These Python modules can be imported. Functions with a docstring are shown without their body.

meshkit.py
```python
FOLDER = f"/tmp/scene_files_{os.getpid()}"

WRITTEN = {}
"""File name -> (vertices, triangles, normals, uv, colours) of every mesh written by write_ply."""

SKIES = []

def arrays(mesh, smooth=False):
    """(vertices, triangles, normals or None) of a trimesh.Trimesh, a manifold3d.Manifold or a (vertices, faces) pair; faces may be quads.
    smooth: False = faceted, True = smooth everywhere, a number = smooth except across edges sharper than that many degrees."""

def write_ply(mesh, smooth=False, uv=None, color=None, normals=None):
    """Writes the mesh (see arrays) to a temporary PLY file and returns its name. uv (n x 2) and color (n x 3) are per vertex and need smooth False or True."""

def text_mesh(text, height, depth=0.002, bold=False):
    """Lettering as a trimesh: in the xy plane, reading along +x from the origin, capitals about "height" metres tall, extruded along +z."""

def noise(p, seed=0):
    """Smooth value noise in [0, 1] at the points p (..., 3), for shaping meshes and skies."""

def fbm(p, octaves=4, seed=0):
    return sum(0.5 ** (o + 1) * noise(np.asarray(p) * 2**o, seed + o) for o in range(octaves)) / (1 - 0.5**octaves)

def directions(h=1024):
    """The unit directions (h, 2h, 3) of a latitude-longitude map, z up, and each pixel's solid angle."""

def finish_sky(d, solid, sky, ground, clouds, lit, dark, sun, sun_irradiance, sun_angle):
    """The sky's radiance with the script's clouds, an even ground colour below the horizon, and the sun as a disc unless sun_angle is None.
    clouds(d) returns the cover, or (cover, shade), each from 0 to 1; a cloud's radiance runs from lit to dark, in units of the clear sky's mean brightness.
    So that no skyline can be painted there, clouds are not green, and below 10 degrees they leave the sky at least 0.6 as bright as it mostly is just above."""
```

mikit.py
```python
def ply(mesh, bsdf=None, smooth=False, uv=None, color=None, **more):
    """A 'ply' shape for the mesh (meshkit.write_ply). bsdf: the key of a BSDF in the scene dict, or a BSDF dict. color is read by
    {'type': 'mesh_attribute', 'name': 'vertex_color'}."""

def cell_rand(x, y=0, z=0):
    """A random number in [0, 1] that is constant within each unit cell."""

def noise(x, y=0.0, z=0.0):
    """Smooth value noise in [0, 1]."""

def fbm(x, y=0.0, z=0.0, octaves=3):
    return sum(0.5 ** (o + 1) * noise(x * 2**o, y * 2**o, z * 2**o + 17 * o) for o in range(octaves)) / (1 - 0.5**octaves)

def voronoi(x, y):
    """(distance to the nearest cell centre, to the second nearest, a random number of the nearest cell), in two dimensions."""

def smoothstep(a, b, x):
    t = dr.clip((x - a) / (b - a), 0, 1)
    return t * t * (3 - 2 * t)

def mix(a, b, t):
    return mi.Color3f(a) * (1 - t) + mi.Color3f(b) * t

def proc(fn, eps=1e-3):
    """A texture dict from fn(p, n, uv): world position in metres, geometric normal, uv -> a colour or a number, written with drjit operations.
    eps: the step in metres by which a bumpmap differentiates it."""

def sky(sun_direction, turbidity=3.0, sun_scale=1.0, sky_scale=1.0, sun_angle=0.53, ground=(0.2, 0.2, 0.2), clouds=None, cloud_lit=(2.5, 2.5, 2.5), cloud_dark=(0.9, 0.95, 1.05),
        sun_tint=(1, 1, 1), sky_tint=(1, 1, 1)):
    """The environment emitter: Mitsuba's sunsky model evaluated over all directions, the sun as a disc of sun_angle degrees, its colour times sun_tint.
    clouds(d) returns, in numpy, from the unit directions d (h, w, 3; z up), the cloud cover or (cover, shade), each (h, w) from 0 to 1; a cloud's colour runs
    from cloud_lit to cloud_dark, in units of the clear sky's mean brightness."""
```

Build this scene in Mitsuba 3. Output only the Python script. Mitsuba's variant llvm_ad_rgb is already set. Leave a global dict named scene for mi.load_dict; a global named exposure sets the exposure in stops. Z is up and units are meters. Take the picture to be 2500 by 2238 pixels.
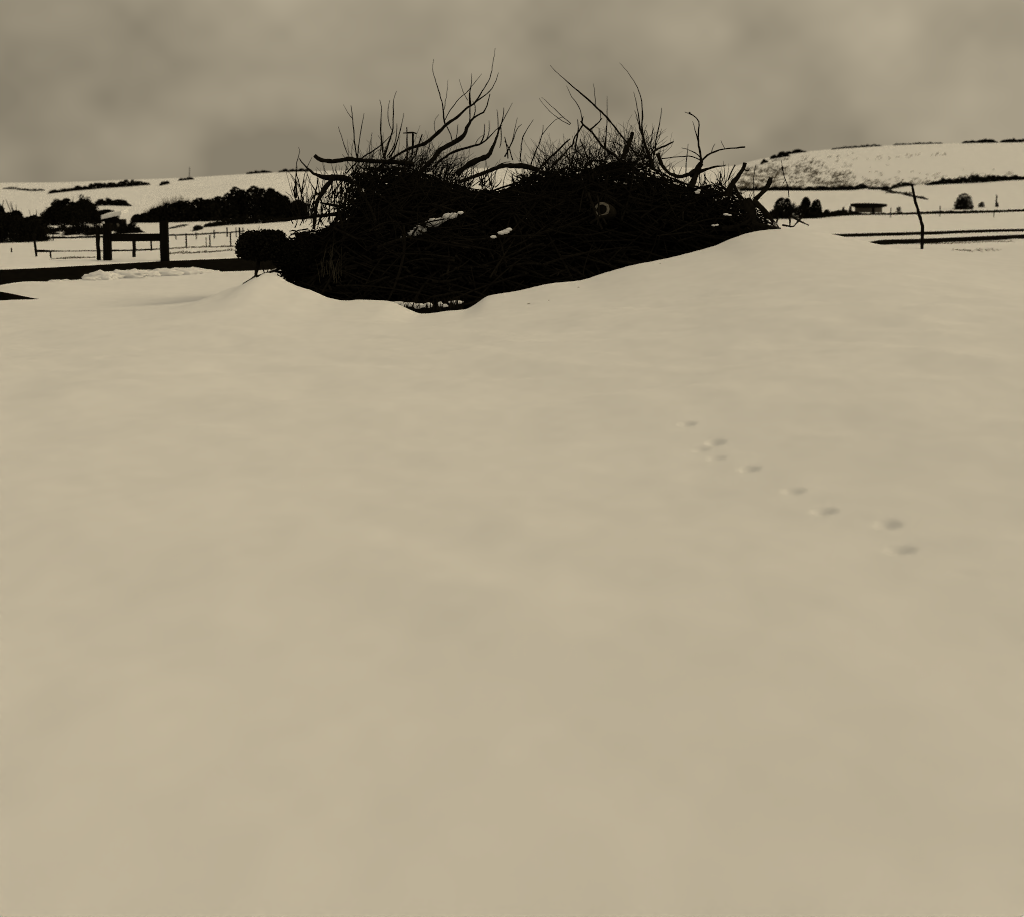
import math, random
import numpy as np
import trimesh
import mitsuba as mi
import drjit as dr
import mikit, meshkit
from mikit import proc, ply, noise, fbm, smoothstep, mix

T = mi.ScalarTransform4f
rng = np.random.default_rng(7)
scene, labels = {}, {}

# ------------------------------------------------------------------ camera, sky, exposure
EYE = np.array([0.0, 0.0, 1.6])
FPX, CX, CY, HORIZON = 3434.0, 1250.0, 1119.0, 516.0          # the photograph's own pixels
PITCH = math.atan((CY - HORIZON) / FPX)
FWD = np.array([0, math.cos(PITCH), -math.sin(PITCH)])
UP = np.array([0, math.sin(PITCH), math.cos(PITCH)])
scene['camera'] = {'type': 'thinlens', 'aperture_radius': 0.018, 'focus_distance': 25.0, 'fov': 40.0, 'near_clip': 0.1, 'far_clip': 6000.0,
                   'to_world': T().look_at(origin=EYE.tolist(), target=(EYE + FWD).tolist(), up=[0, 0, 1])}

def cloud_deck(d):
    # broken overcast: soft banks of darker cloud, the same field all round the sky
    q = np.stack([d[..., 0], d[..., 1], d[..., 2] * 1.1], -1)
    a = meshkit.fbm(q * 3.1 + 4.0, 4, seed=3)
    b = meshkit.fbm(q * np.array([11.0, 11.0, 10.0]) + 1.7, 4, seed=11)
    shade = np.clip(0.20 + 0.8 * (a - 0.5) + 1.2 * (b - 0.5) + 0.62 * (1 - np.clip(d[..., 2] / 0.17, 0, 1)), 0, 1)
    return np.ones(d.shape[:2]), shade

SEPIA = np.array([1.0, 0.87, 0.625])
scene['sky'] = mikit.sky([0.76, 0.28, 0.54], turbidity=3, sun_scale=0.25, sun_angle=13, ground=(0.6, 0.6, 0.6),
                         clouds=cloud_deck, cloud_lit=tuple(1.50 * SEPIA), cloud_dark=tuple(0.50 * SEPIA),
                         sun_tint=(0.93, 0.95, 0.86))
exposure = 1.70

# ------------------------------------------------------------------ materials
def diffuse_like(color_fn, rough=0.95, spec=0.08, bump=None):
    b = {'type': 'diffuse', 'reflectance': color_fn}
    if bump:
        b = {'type': 'bumpmap', 'arbitrary': proc(bump[0], eps=bump[1]), 'scale': bump[2], 'bsdf': b}
    return {'type': 'twosided', 'bsdf': b}

def snow_col(p, n, uv):
    g = noise(p.x * 9, p.y * 5, 0.0)
    w = fbm(p.x * 1.3, p.y * 0.8, 0.0, 3)
    k = 0.83 + 0.03 * (g - 0.5) + 0.05 * (w - 0.5)
    return mi.Color3f(k, k * 1.01, k * 1.03)

def bark_col(p, n, uv):
    k = noise(p.x * 30, p.y * 30, p.z * 14)
    return mix((0.006, 0.0054, 0.0042), (0.016, 0.0142, 0.0112), k)

def leaf_col(p, n, uv):
    k = noise(p.x * 5, p.y * 5, p.z * 5)
    return mix((0.006, 0.0056, 0.0045), (0.013, 0.012, 0.009), k)

def soil_col(p, n, uv):
    k = fbm(p.x * 7, p.y * 7, p.z * 14, 3)
    return mix((0.004, 0.0036, 0.0029), (0.009, 0.0082, 0.0066), k)

def wood_col(p, n, uv):
    k = noise(p.x * 60, p.y * 60, p.z * 5)
    return mix((0.004, 0.0036, 0.0029), (0.010, 0.009, 0.0072), k)

def cut_col(p, n, uv):
    k = noise(p.x * 40, p.y * 40, p.z * 40)
    return mix((0.08, 0.074, 0.062), (0.20, 0.185, 0.155), k)

def board_col(p, n, uv):
    k = noise(p.x * 9, p.y * 9, p.z * 2)
    return mix((0.12, 0.11, 0.09), (0.22, 0.20, 0.17), k)

def straw_col(p, n, uv):
    k = noise(p.x * 50, p.y * 50, p.z * 12)
    return mix((0.02, 0.018, 0.014), (0.06, 0.054, 0.04), k)

def scrub_col(p, n, uv):
    k = noise(p.x * 0.7, p.y * 0.7, p.z * 0.7)
    return mix((0.07, 0.062, 0.048), (0.16, 0.14, 0.11), k)

scene['snow'] = diffuse_like(proc(snow_col), 0.9, 0.1)
scene['snow_plain'] = diffuse_like(proc(snow_col), 0.9, 0.1)
scene['bark'] = diffuse_like(proc(bark_col), 0.95, 0.05)
scene['leaf'] = diffuse_like(proc(leaf_col), 0.95, 0.05)
scene['soil'] = diffuse_like(proc(soil_col), 0.95, 0.05)
scene['old_wood'] = diffuse_like(proc(wood_col), 0.95, 0.05)
scene['cut_wood'] = diffuse_like(proc(cut_col), 0.9, 0.1)
scene['pale_board'] = diffuse_like(proc(board_col))
scene['straw'] = diffuse_like(proc(straw_col), 0.95, 0.05)
scene['scrub_twig'] = diffuse_like(proc(scrub_col), 0.95, 0.05)

# ------------------------------------------------------------------ helpers
def smooth(a, b, x):
    t = np.clip((np.asarray(x, float) - a) / (b - a), 0, 1)
    return t * t * (3 - 2 * t)

def ray(u, v):
    return FWD + (u - CX) / FPX * np.array([1.0, 0, 0]) - (v - CY) / FPX * UP

def at(u, v, Y):
    """The point at distance Y in front of the viewpoint that the photograph shows at (u, v)."""
    d = ray(u, v)
    return EYE + d * (Y / d[1])

def px(Y):
    return Y / FPX

used = {}
def numbered(name):
    k = used.get(name, -1) + 1
    used[name] = k
    return name if k == 0 else f'{name}_{k:03d}'

def child(parent, name):
    return numbered(parent + '__' + name)

def tag(key, label, cat=None, group=None, kind=None):
    d = {'label': label}
    if cat: d['category'] = cat
    if group: d['group'] = group
    if kind: d['kind'] = kind
    labels[key] = d

def join(parts):
    vs, fs, o = [], [], 0
    for v, f in parts:
        vs.append(v); fs.append(f + o); o += len(v)
    return np.vstack(vs), np.vstack(fs)

def add(key, mesh, mat, smoothing=False):
    scene[key] = ply(mesh, mat, smooth=smoothing)
    return key

def spline(P, n):
    P = np.asarray(P, float)
    if len(P) == 2:
        t = np.linspace(0, 1, n)[:, None]
        return P[0] * (1 - t) + P[1] * t
    s = np.r_[0, np.cumsum(np.linalg.norm(np.diff(P, axis=0), axis=1))]
    from scipy.interpolate import CubicSpline, PchipInterpolator
    return PchipInterpolator(s / s[-1], P, axis=0)(np.linspace(0, 1, n))

def tube(P, R, sides=6, wob=0.0, seed=0):
    """A tapered closed tube through the points P with radii R (interpolated along it)."""
    P = np.asarray(P, float)
    n = len(P)
    R = np.interp(np.linspace(0, 1, n), np.linspace(0, 1, len(np.atleast_1d(R))), np.atleast_1d(R))
    if wob:
        g = np.random.default_rng(seed)
        P = P.copy(); P[1:-1] += g.normal(0, wob, (n - 2, 3)) if n > 2 else 0
        R = R * g.uniform(0.85, 1.15, n)
    t = np.gradient(P, axis=0)
    t /= np.linalg.norm(t, axis=1, keepdims=True) + 1e-12
    ref = np.array([0.31, 0.95, 0.05])
    a = np.cross(t, ref); a /= np.linalg.norm(a, axis=1, keepdims=True) + 1e-9
    b = np.cross(t, a)
    ang = np.arange(sides) * 2 * np.pi / sides
    v = P[:, None] + R[:, None, None] * (np.cos(ang)[None, :, None] * a[:, None] + np.sin(ang)[None, :, None] * b[:, None])
    v = v.reshape(-1, 3)
    i, j = np.meshgrid(np.arange(n - 1), np.arange(sides), indexing='ij')
    q = np.stack([i * sides + j, i * sides + (j + 1) % sides, (i + 1) * sides + (j + 1) % sides, (i + 1) * sides + j], -1).reshape(-1, 4)
    f = np.vstack([q[:, [0, 1, 2]], q[:, [0, 2, 3]]])
    c0, c1 = len(v), len(v) + 1
    v = np.vstack([v, P[:1], P[-1:]])
    k = np.arange(sides)
    f = np.vstack([f, np.stack([k * 0 + c0, (k + 1) % sides, k], 1), np.stack([k * 0 + c1, (n - 1) * sides + k, (n - 1) * sides + (k + 1) % sides], 1)])
    return v, f

def limb(pts, Y, r, n=None, sides=7, seed=0):
    """A branch through photograph points, its distance running from Y[0] to Y[1], its half thickness r given in those pixels."""
    Y0, Y1 = (Y, Y) if np.isscalar(Y) else Y
    pts = np.asarray(pts, float)
    s = np.r_[0, np.cumsum(np.linalg.norm(np.diff(pts, axis=0), axis=1))]
    L = s[-1]; s = s / L
    P = [at(u, v, Y0 + (Y1 - Y0) * k) for (u, v), k in zip(pts, s)]
    n = n or max(5, int(L / 9))
    ym = (Y0 + Y1) / 2
    return tube(spline(P, n), np.asarray(r, float) * px(ym), sides, wob=0.35 * px(ym), seed=seed)

def box(c, s, rot=0.0, jitter=0.0, seed=0):
    m = trimesh.creation.box(extents=s)
    v = np.array(m.vertices)
    if jitter:
        v += np.random.default_rng(seed).normal(0, jitter, v.shape)
    ca, sa = math.cos(rot), math.sin(rot)
    v = v @ np.array([[ca, sa, 0], [-sa, ca, 0], [0, 0, 1]])
    return v + np.asarray(c), np.array(m.faces)

def lump(c, s, seed=0, amp=0.22, sub=2, freq=2.3):
    m = trimesh.creation.icosphere(subdivisions=sub)
    v = np.array(m.vertices)
    k = 1 + amp * 2 * (meshkit.fbm(v * freq + seed * 7.13, 3, seed=seed % 97) - 0.5)
    return v * k[:, None] * np.asarray(s) + np.asarray(c), np.array(m.faces)

def leaves(points, size, g, flat=0.0):
    """Small randomly turned quads at the points."""
    n = len(points)
    a = g.normal(0, 1, (n, 3)); a /= np.linalg.norm(a, axis=1, keepdims=True)
    b = np.cross(a, g.normal(0, 1, (n, 3))); b /= np.linalg.norm(b, axis=1, keepdims=True)
    s = size * g.uniform(0.6, 1.4, (n, 1))
    v = np.stack([points + a * s, points + b * s * 0.6, points - a * s, points - b * s * 0.6], 1).reshape(-1, 3)
    k = np.arange(n)[:, None] * 4
    return v, np.vstack([k + [0, 1, 2], k + [0, 2, 3]])

# ------------------------------------------------------------------ the lie of the land
# crest of the snow drift in front of the brush heap, as seen: (u, v, distance)
CREST = [(560, 706, 23.0), (598, 693, 23.0), (628, 675, 23.0), (654, 666, 23.0), (673, 671, 22.9), (702, 688, 22.8), (733, 701, 22.7), (757, 708, 22.6), (780, 718, 22.5),
         (801, 727, 22.4), (843, 734, 22.3), (880, 732, 22.2), (949, 735, 22.1), (979, 746, 22.0), (1002, 757, 22.0), (1030, 766, 22.0), (1061, 764, 22.0), (1087, 760, 22.0),
         (1136, 756, 22.0), (1160, 744, 22.1), (1191, 724, 22.2), (1264, 711, 22.4), (1352, 693, 22.7), (1415, 686, 22.9), (1478, 667, 23.1), (1541, 648, 23.3),
         (1635, 630, 23.5), (1740, 602, 23.8), (1800, 578, 23.9), (1850, 565, 24.0), (1905, 560, 24.0), (1960, 562, 24.0), (2030, 573, 24.0), (2100, 588, 24.0), (2170, 602, 24.0),
         (2250, 606, 24.0), (2340, 607, 24.0), (2460, 603, 24.0), (2600, 598, 24.0)]
cp = np.array([at(*c) for c in CREST])
cx_ = np.r_[-60.0, -8.0, -6.4, -5.3, cp[:, 0], 13.0, 22.0, 60.0]
cz_ = np.r_[0.0, 0.0, 0.03, 0.12, cp[:, 2], 1.05, 0.9, 0.7]
cy_ = np.r_[24.0, 24.0, 23.6, 23.2, cp[:, 1], 24.2, 24.5, 25.0]
from scipy.interpolate import PchipInterpolator
crest_z, crest_y = PchipInterpolator(cx_, cz_), PchipInterpolator(cx_, cy_)
from scipy.ndimage import gaussian_filter1d
_xs = np.arange(-62, 62, 0.1)
crest_broad = PchipInterpolator(_xs, gaussian_filter1d(crest_z(np.clip(_xs, -59, 59)), 14))    # the drift without its small dips

# far bank of the lane that passes behind the heap (its top edge)
LANE_TOP = 0.25
bank_px = [(0, 660), (200, 650), (400, 638.5), (580, 631), (2040, 572), (2250, 566.5), (2460, 560)]
bank_pts = []
for u, v in bank_px:
    d = ray(u, v); s = (LANE_TOP - EYE[2]) / d[2]
    bank_pts.append((EYE + d * s)[:2])
bank_pts = np.array(bank_pts)
bx = np.r_[-40.0, -20.0, bank_pts[:, 0], 60.0, 200.0]
by = np.r_[-24.0, 16.5, bank_pts[:, 1], 122.0, 220.0]
bank_y = PchipInterpolator(bx, by)

YR = 350.0
RIDGE = [(-900, 470), (-300, 455), (0, 447), (130, 446), (300, 440), (460, 434), (560, 428), (640, 423), (900, 416), (1200, 411), (1500, 409), (1700, 409), (1790, 406),
         (1840, 393), (1880, 385), (1910, 379), (1960, 372), (2100, 360), (2250, 352), (2460, 348), (2800, 342), (3400, 350)]
rp = np.array([at(u, v, YR) for u, v in RIDGE])
ridge_z = PchipInterpolator(np.r_[-900, rp[:, 0], 900], np.r_[4.0, rp[:, 2], 12.0])

PRINTS = [(1679, 1031, .8), (1747, 1064, 1.1), (1710, 1076, .5), (1749, 1099, .75), (1830, 1129, 1.0), (1937, 1186, .8), (2013, 1240, 1.2), (2168, 1273, 1.15), (2201, 1333, 1.2), (2349, 1402, .2)]

def fb(x, y, f, seed, o=3):
    return meshkit.fbm(np.stack([x * f, y * f, 0 * x + seed * 3.7], -1), o, seed=seed) - 0.5

_d = ray(128, 706)
WEDGE = (EYE + _d * (-EYE[2] / _d[2]))[:2]

def land(x, y, fine=True):
    x, y = np.broadcast_arrays(np.asarray(x, float), np.asarray(y, float))
    xc = np.clip(x, -59, 59)
    yc, zc = crest_y(xc), crest_z(xc)
    t = np.clip(y / yc, 0, 1)
    zs = crest_broad(xc)
    front = zs * t ** (2.0 - 0.6 * smooth(0, 4, x)) + (zc - zs) * smooth(-5.5, 0.3, y - yc) ** 1.5
    front = np.where(y < yc, front, zc)
    inheap = smooth(-4.6, -3.6, x) * (1 - smooth(4.2, 5.6, x))
    wd = 1.0 + 6.0 * smooth(4.6, 6.5, x) + 5.0 * smooth(-4.6, -6.0, x)
    zb = -0.28 * inheap * (1 - smooth(29.0, 33.0, y))
    back = zb + (zc - zb) * (1 - smooth(0, 1, (y - yc) / wd))
    z = np.where(y < yc, front, back)
    d = (y - bank_y(np.clip(x, -40, 200))) * 0.55
    z = z + (LANE_TOP + 0.015) * smooth(0.02, 0.45, d) - (0.17 - 0.22 * smooth(0, 18, x)) * smooth(-2.6, -0.6, d) * (1 - smooth(-0.1, 0.0, d))
    z = z + np.interp(y, [0, 75, 110, 140, 3000], [0, 0, .40, 1.05, 1.05]) * smooth(0, 12, d)
    s = np.clip((y - 140) / (YR - 140), 0, 1)
    zr = ridge_z(np.clip(x, -900, 900))
    hill = (zr - 1.3) * s ** 1.3
    hill = hill - np.maximum(y - YR, 0) * 0.02
    z = z + hill
    z = z + 1.9 * np.exp(-((x + 41) / 9.5) ** 2 - ((y - 232) / 22) ** 2) + 1.1 * np.exp(-((x - 45) / 12) ** 2 - ((y - 188) / 16) ** 2)
    z = z + 0.5 * fb(x, y, 0.035, 5) * smooth(150, 240, y) * (1 - smooth(300, 345, y))
    z = z + 0.20 * np.exp(-((x - WEDGE[0]) / 1.1) ** 2 - ((y - WEDGE[1] + 0.9) / 0.9) ** 2)      # drift over the end of the near bank
    if fine:
        k = (1 - smooth(60, 120, y))
        z = z + k * (0.20 * fb(x, y, 0.45, 21, 3) * (1 - 0.4 * smooth(26, 32, y)) * smooth(2, 8, np.abs(y)) * (1 - 0.8 * smooth(17, 21.5, y) * (1 - smooth(25, 30, y))) + 0.13 * fb(x, y, 1.1, 22, 3) * (1 - 0.75 * smooth(16, 21.5, y)))
        z = z + 0.05 * fb(x, y, 0.25, 23) * (1 - k) * (1 - smooth(300, 345, y))
    return z

_Y = np.exp(np.linspace(math.log(3.0), math.log(349.0), 2200))
def ground(u, v):
    """Where the sight line through (u, v) meets the land."""
    d = ray(u, v)
    P = EYE + d * (_Y / d[1])[:, None]
    gap = P[:, 2] - land(P[:, 0], P[:, 1], False)
    below = np.nonzero(gap <= 0)[0]
    k = max(below[0], 1) if len(below) else len(_Y) - 1
    t = gap[k - 1] / (gap[k - 1] - gap[k] + 1e-9) if len(below) else 1.0
    p = P[k - 1] * (1 - t) + P[k] * t
    p[2] = float(land(p[0], p[1]))
    return p

def stand(u, v, Y):
    """On the land at distance Y below the photograph's column u."""
    p = at(u, v, Y); p[2] = float(land(p[0], p[1])); return p

prints = [(ground(u, v + 4), k) for u, v, k in PRINTS]

def build_land():
    rows = np.r_[np.linspace(-60, -6, 10), np.linspace(-5, 5.2, 50), np.arange(5.25, 12.5, 0.024), 12.5 + np.cumsum(np.linspace(0.03, 0.09, 220))]
    rows = np.r_[rows, np.arange(rows[-1] + 0.09, 46, 0.09), np.arange(46, 110, 0.4), np.arange(110, 348, 3.0), YR, np.geomspace(356, 3200, 26)]
    s = np.unique(np.r_[np.linspace(-1, -0.62, 26), np.linspace(-0.62, 0.10, 270), np.linspace(0.10, 0.36, 170), np.linspace(0.36, 0.62, 100), np.linspace(0.62, 1, 26)])
    X = s[None] * (3.0 + 0.62 * np.abs(rows))[:, None]
    Yg = np.repeat(rows[:, None], len(s), 1)
    Z = land(X, Yg)
    g = np.random.default_rng(5)
    for p, k in prints:                                   # paw prints pressed into the snow
        dx, dy = X - p[0], Yg - p[1]
        a = g.uniform(-0.5, 0.1)
        lx, ly = dx * math.cos(a) + dy * math.sin(a), -dx * math.sin(a) + dy * math.cos(a)
        r = np.sqrt((lx / 0.062) ** 2 + (ly / 0.072) ** 2)
        r = r * (1 + 0.25 * fb(X, Yg, 16.0, 31, 2))
        Z = Z - k * 0.05 * (1 - smooth(0.0, 1.35, r))
    rp0, rp1 = ground(200, 878), ground(338, 868)         # a short wind-cut edge in the crust
    e = np.interp(X, [rp0[0], rp1[0]], [rp0[1], rp1[1]])
    inside = smooth(rp0[0] - .3, rp0[0] + .2, X) * (1 - smooth(rp1[0] - .1, rp1[0] + .15, X))
    Z = Z + 0.035 * inside * np.exp(-np.maximum(Yg - e, 0) / 0.5) * smooth(-0.10, 0.03, Yg - e)
    n, m = X.shape
    i, j = np.meshgrid(np.arange(n - 1), np.arange(m - 1), indexing='ij')
    a = (i * m + j).ravel()
    q = np.stack([a, a + 1, a + m + 1, a + m], 1)
    add('snow_field', (np.stack([X, Yg, Z], -1).reshape(-1, 3), q), 'snow', True)
    tag('snow_field', 'smooth snow covered field with drifts rising to snowy hills', kind='structure')
build_land()

# ------------------------------------------------------------------ bare earth banks along the lane
def bank_strip(name, xy, z0, z1, thick, label, seed, taper0=0.0, taper1=0.0, rough=0.05):
    xy = np.asarray(xy, float)
    L = np.r_[0, np.cumsum(np.linalg.norm(np.diff(xy, axis=0), axis=1))]
    n = max(40, int(L[-1] / 0.16))
    S = np.linspace(0, L[-1], n)
    C = np.stack([np.interp(S, L, xy[:, 0]), np.interp(S, L, xy[:, 1])], 1)
    t = np.gradient(C, axis=0); t /= np.linalg.norm(t, axis=1, keepdims=True)
    nrm = np.stack([t[:, 1], -t[:, 0]], 1)                # towards the lane
    k = np.ones(n)
    if taper0: k *= smooth(0, taper0, S) ** 0.7
    if taper1: k *= smooth(0, taper1, L[-1] - S) ** 0.7
    prof = [(0.16, -0.25), (0.10, 0.0), (0.05, 0.45), (0.0, 0.9), (-0.06, 1.0), (-thick, 0.93), (-thick, -0.3)]
    V = []
    for q, (o, h) in enumerate(prof):
        w = meshkit.fbm(np.stack([S * 1.7, 0 * S + q, 0 * S + seed], -1), 3, seed=seed + q) - 0.5
        w2 = meshkit.fbm(np.stack([S * 5.0, 0 * S + q, 0 * S + seed], -1), 2, seed=seed + q + 50) - 0.5
        oo = o + (rough * 2.0 * w if 0 < q < 4 else 0)
        hh = z0 + (z1 - z0) * h * k + (0.05 * w + 0.03 * w2 if q in (0, 1, 2) else 0.012 * w)
        V.append(np.stack([C[:, 0] + nrm[:, 0] * oo, C[:, 1] + nrm[:, 1] * oo, hh], -1))
    V = np.stack(V, 1); m = len(prof)
    i, j = np.meshgrid(np.arange(n - 1), np.arange(m), indexing='ij')
    q = np.stack([i * m + j, i * m + (j + 1) % m, (i + 1) * m + (j + 1) % m, (i + 1) * m + j], -1).reshape(-1, 4)
    key = numbered(name)
    add(key, (V.reshape(-1, 3), q), 'soil')
    tag(key, label, kind='structure')

xs = np.linspace(-22, 60, 220)
bank_strip('earth_bank', np.stack([xs, bank_y(xs)], 1), -0.20, LANE_TOP, 0.3, 'long dark bare earth bank along the far side of the lane', 3)

def on_plane(u, v, z):
    d = ray(u, v); return (EYE + d * ((z - EYE[2]) / d[2]))[:2]
pl = [on_plane(u, v, 0.25) for u, v in [(-420, 716), (-200, 709), (0, 701), (60, 698.5), (118, 696)]]
bank_strip('earth_bank', pl, -0.03, 0.23, 0.25, 'short dark earth bank tapering out at the left edge of the field', 9, taper1=1.6)
pr = [on_plane(u, v, 0.22) for u, v in [(2110, 589), (2180, 586), (2250, 584.5), (2360, 580), (2460, 575.5), (2800, 563)]]
bank_strip('earth_bank', pr, 0.06, 0.235, 0.3, 'dark earth bank along the near side of the lane behind the right drift', 12, taper0=3.0)

def rubble():
    g = np.random.default_rng(17)
    parts = []
    for k in range(330):
        u = g.choice([g.uniform(330, 590), g.uniform(150, 330), g.uniform(-10, 120)], p=[.55, .35, .10])
        x = on_plane(u, np.interp(u, [0, 600], [690, 647]), 0.0)[0]
        off = g.uniform(1.0, 3.6) if u > 330 else g.uniform(0.9, 2.0)
        yy = bank_y(x) - off / 0.55 * 0.8
        s = g.uniform(0.05, 0.24) * (0.6 if u < 330 else 1.0)
        parts.append(lump((x, yy, float(land(x, yy)) + s * 0.12), (s * 1.7, s * 1.3, s * 0.62), seed=k, sub=2, amp=0.5, freq=3.1))
    add('snow_clods', join(parts), 'snow_plain', True)
    tag('snow_clods', 'rough lumps of broken snow thrown up along the dark bank', 'snow', kind='stuff')
rubble()

# ------------------------------------------------------------------ the brush heap
TOP = [(690, 610), (698, 566), (760, 556), (800, 550), (825, 534), (838, 504), (846, 446), (862, 414), (900, 404), (950, 402), (1000, 408), (1060, 426), (1110, 440),
       (1140, 459), (1245, 459), (1254, 428), (1300, 414), (1380, 409), (1420, 401), (1450, 390), (1500, 380), (1550, 371), (1590, 378), (1610, 400), (1632, 427), (1660, 439),
       (1700, 447), (1750, 441), (1790, 447), (1830, 478), (1856, 502), (1884, 526), (1904, 556)]
YRIDGE = 26.4
tp = np.array([at(u, v, YRIDGE) for u, v in TOP])
def heap_top(x):
    return np.interp(x, tp[:, 0], tp[:, 2], left=-1, right=-1)
def heap_span(x):
    y0 = crest_y(np.clip(x, -8, 12)) + 0.85
    return y0, 29.4 - 1.2 * smooth(2.0, 5.0, np.abs(x))
def in_heap(P):
    y0, y1 = heap_span(P[..., 0])
    t = (P[..., 1] - y0) / (y1 - y0)
    c = 1 - np.abs(np.clip(2 * t - 1, -1, 1)) ** 2.6
    return (t > 0) & (t < 1) & (P[..., 2] < -0.3 + (heap_top(P[..., 0]) + 0.3) * c)

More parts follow.
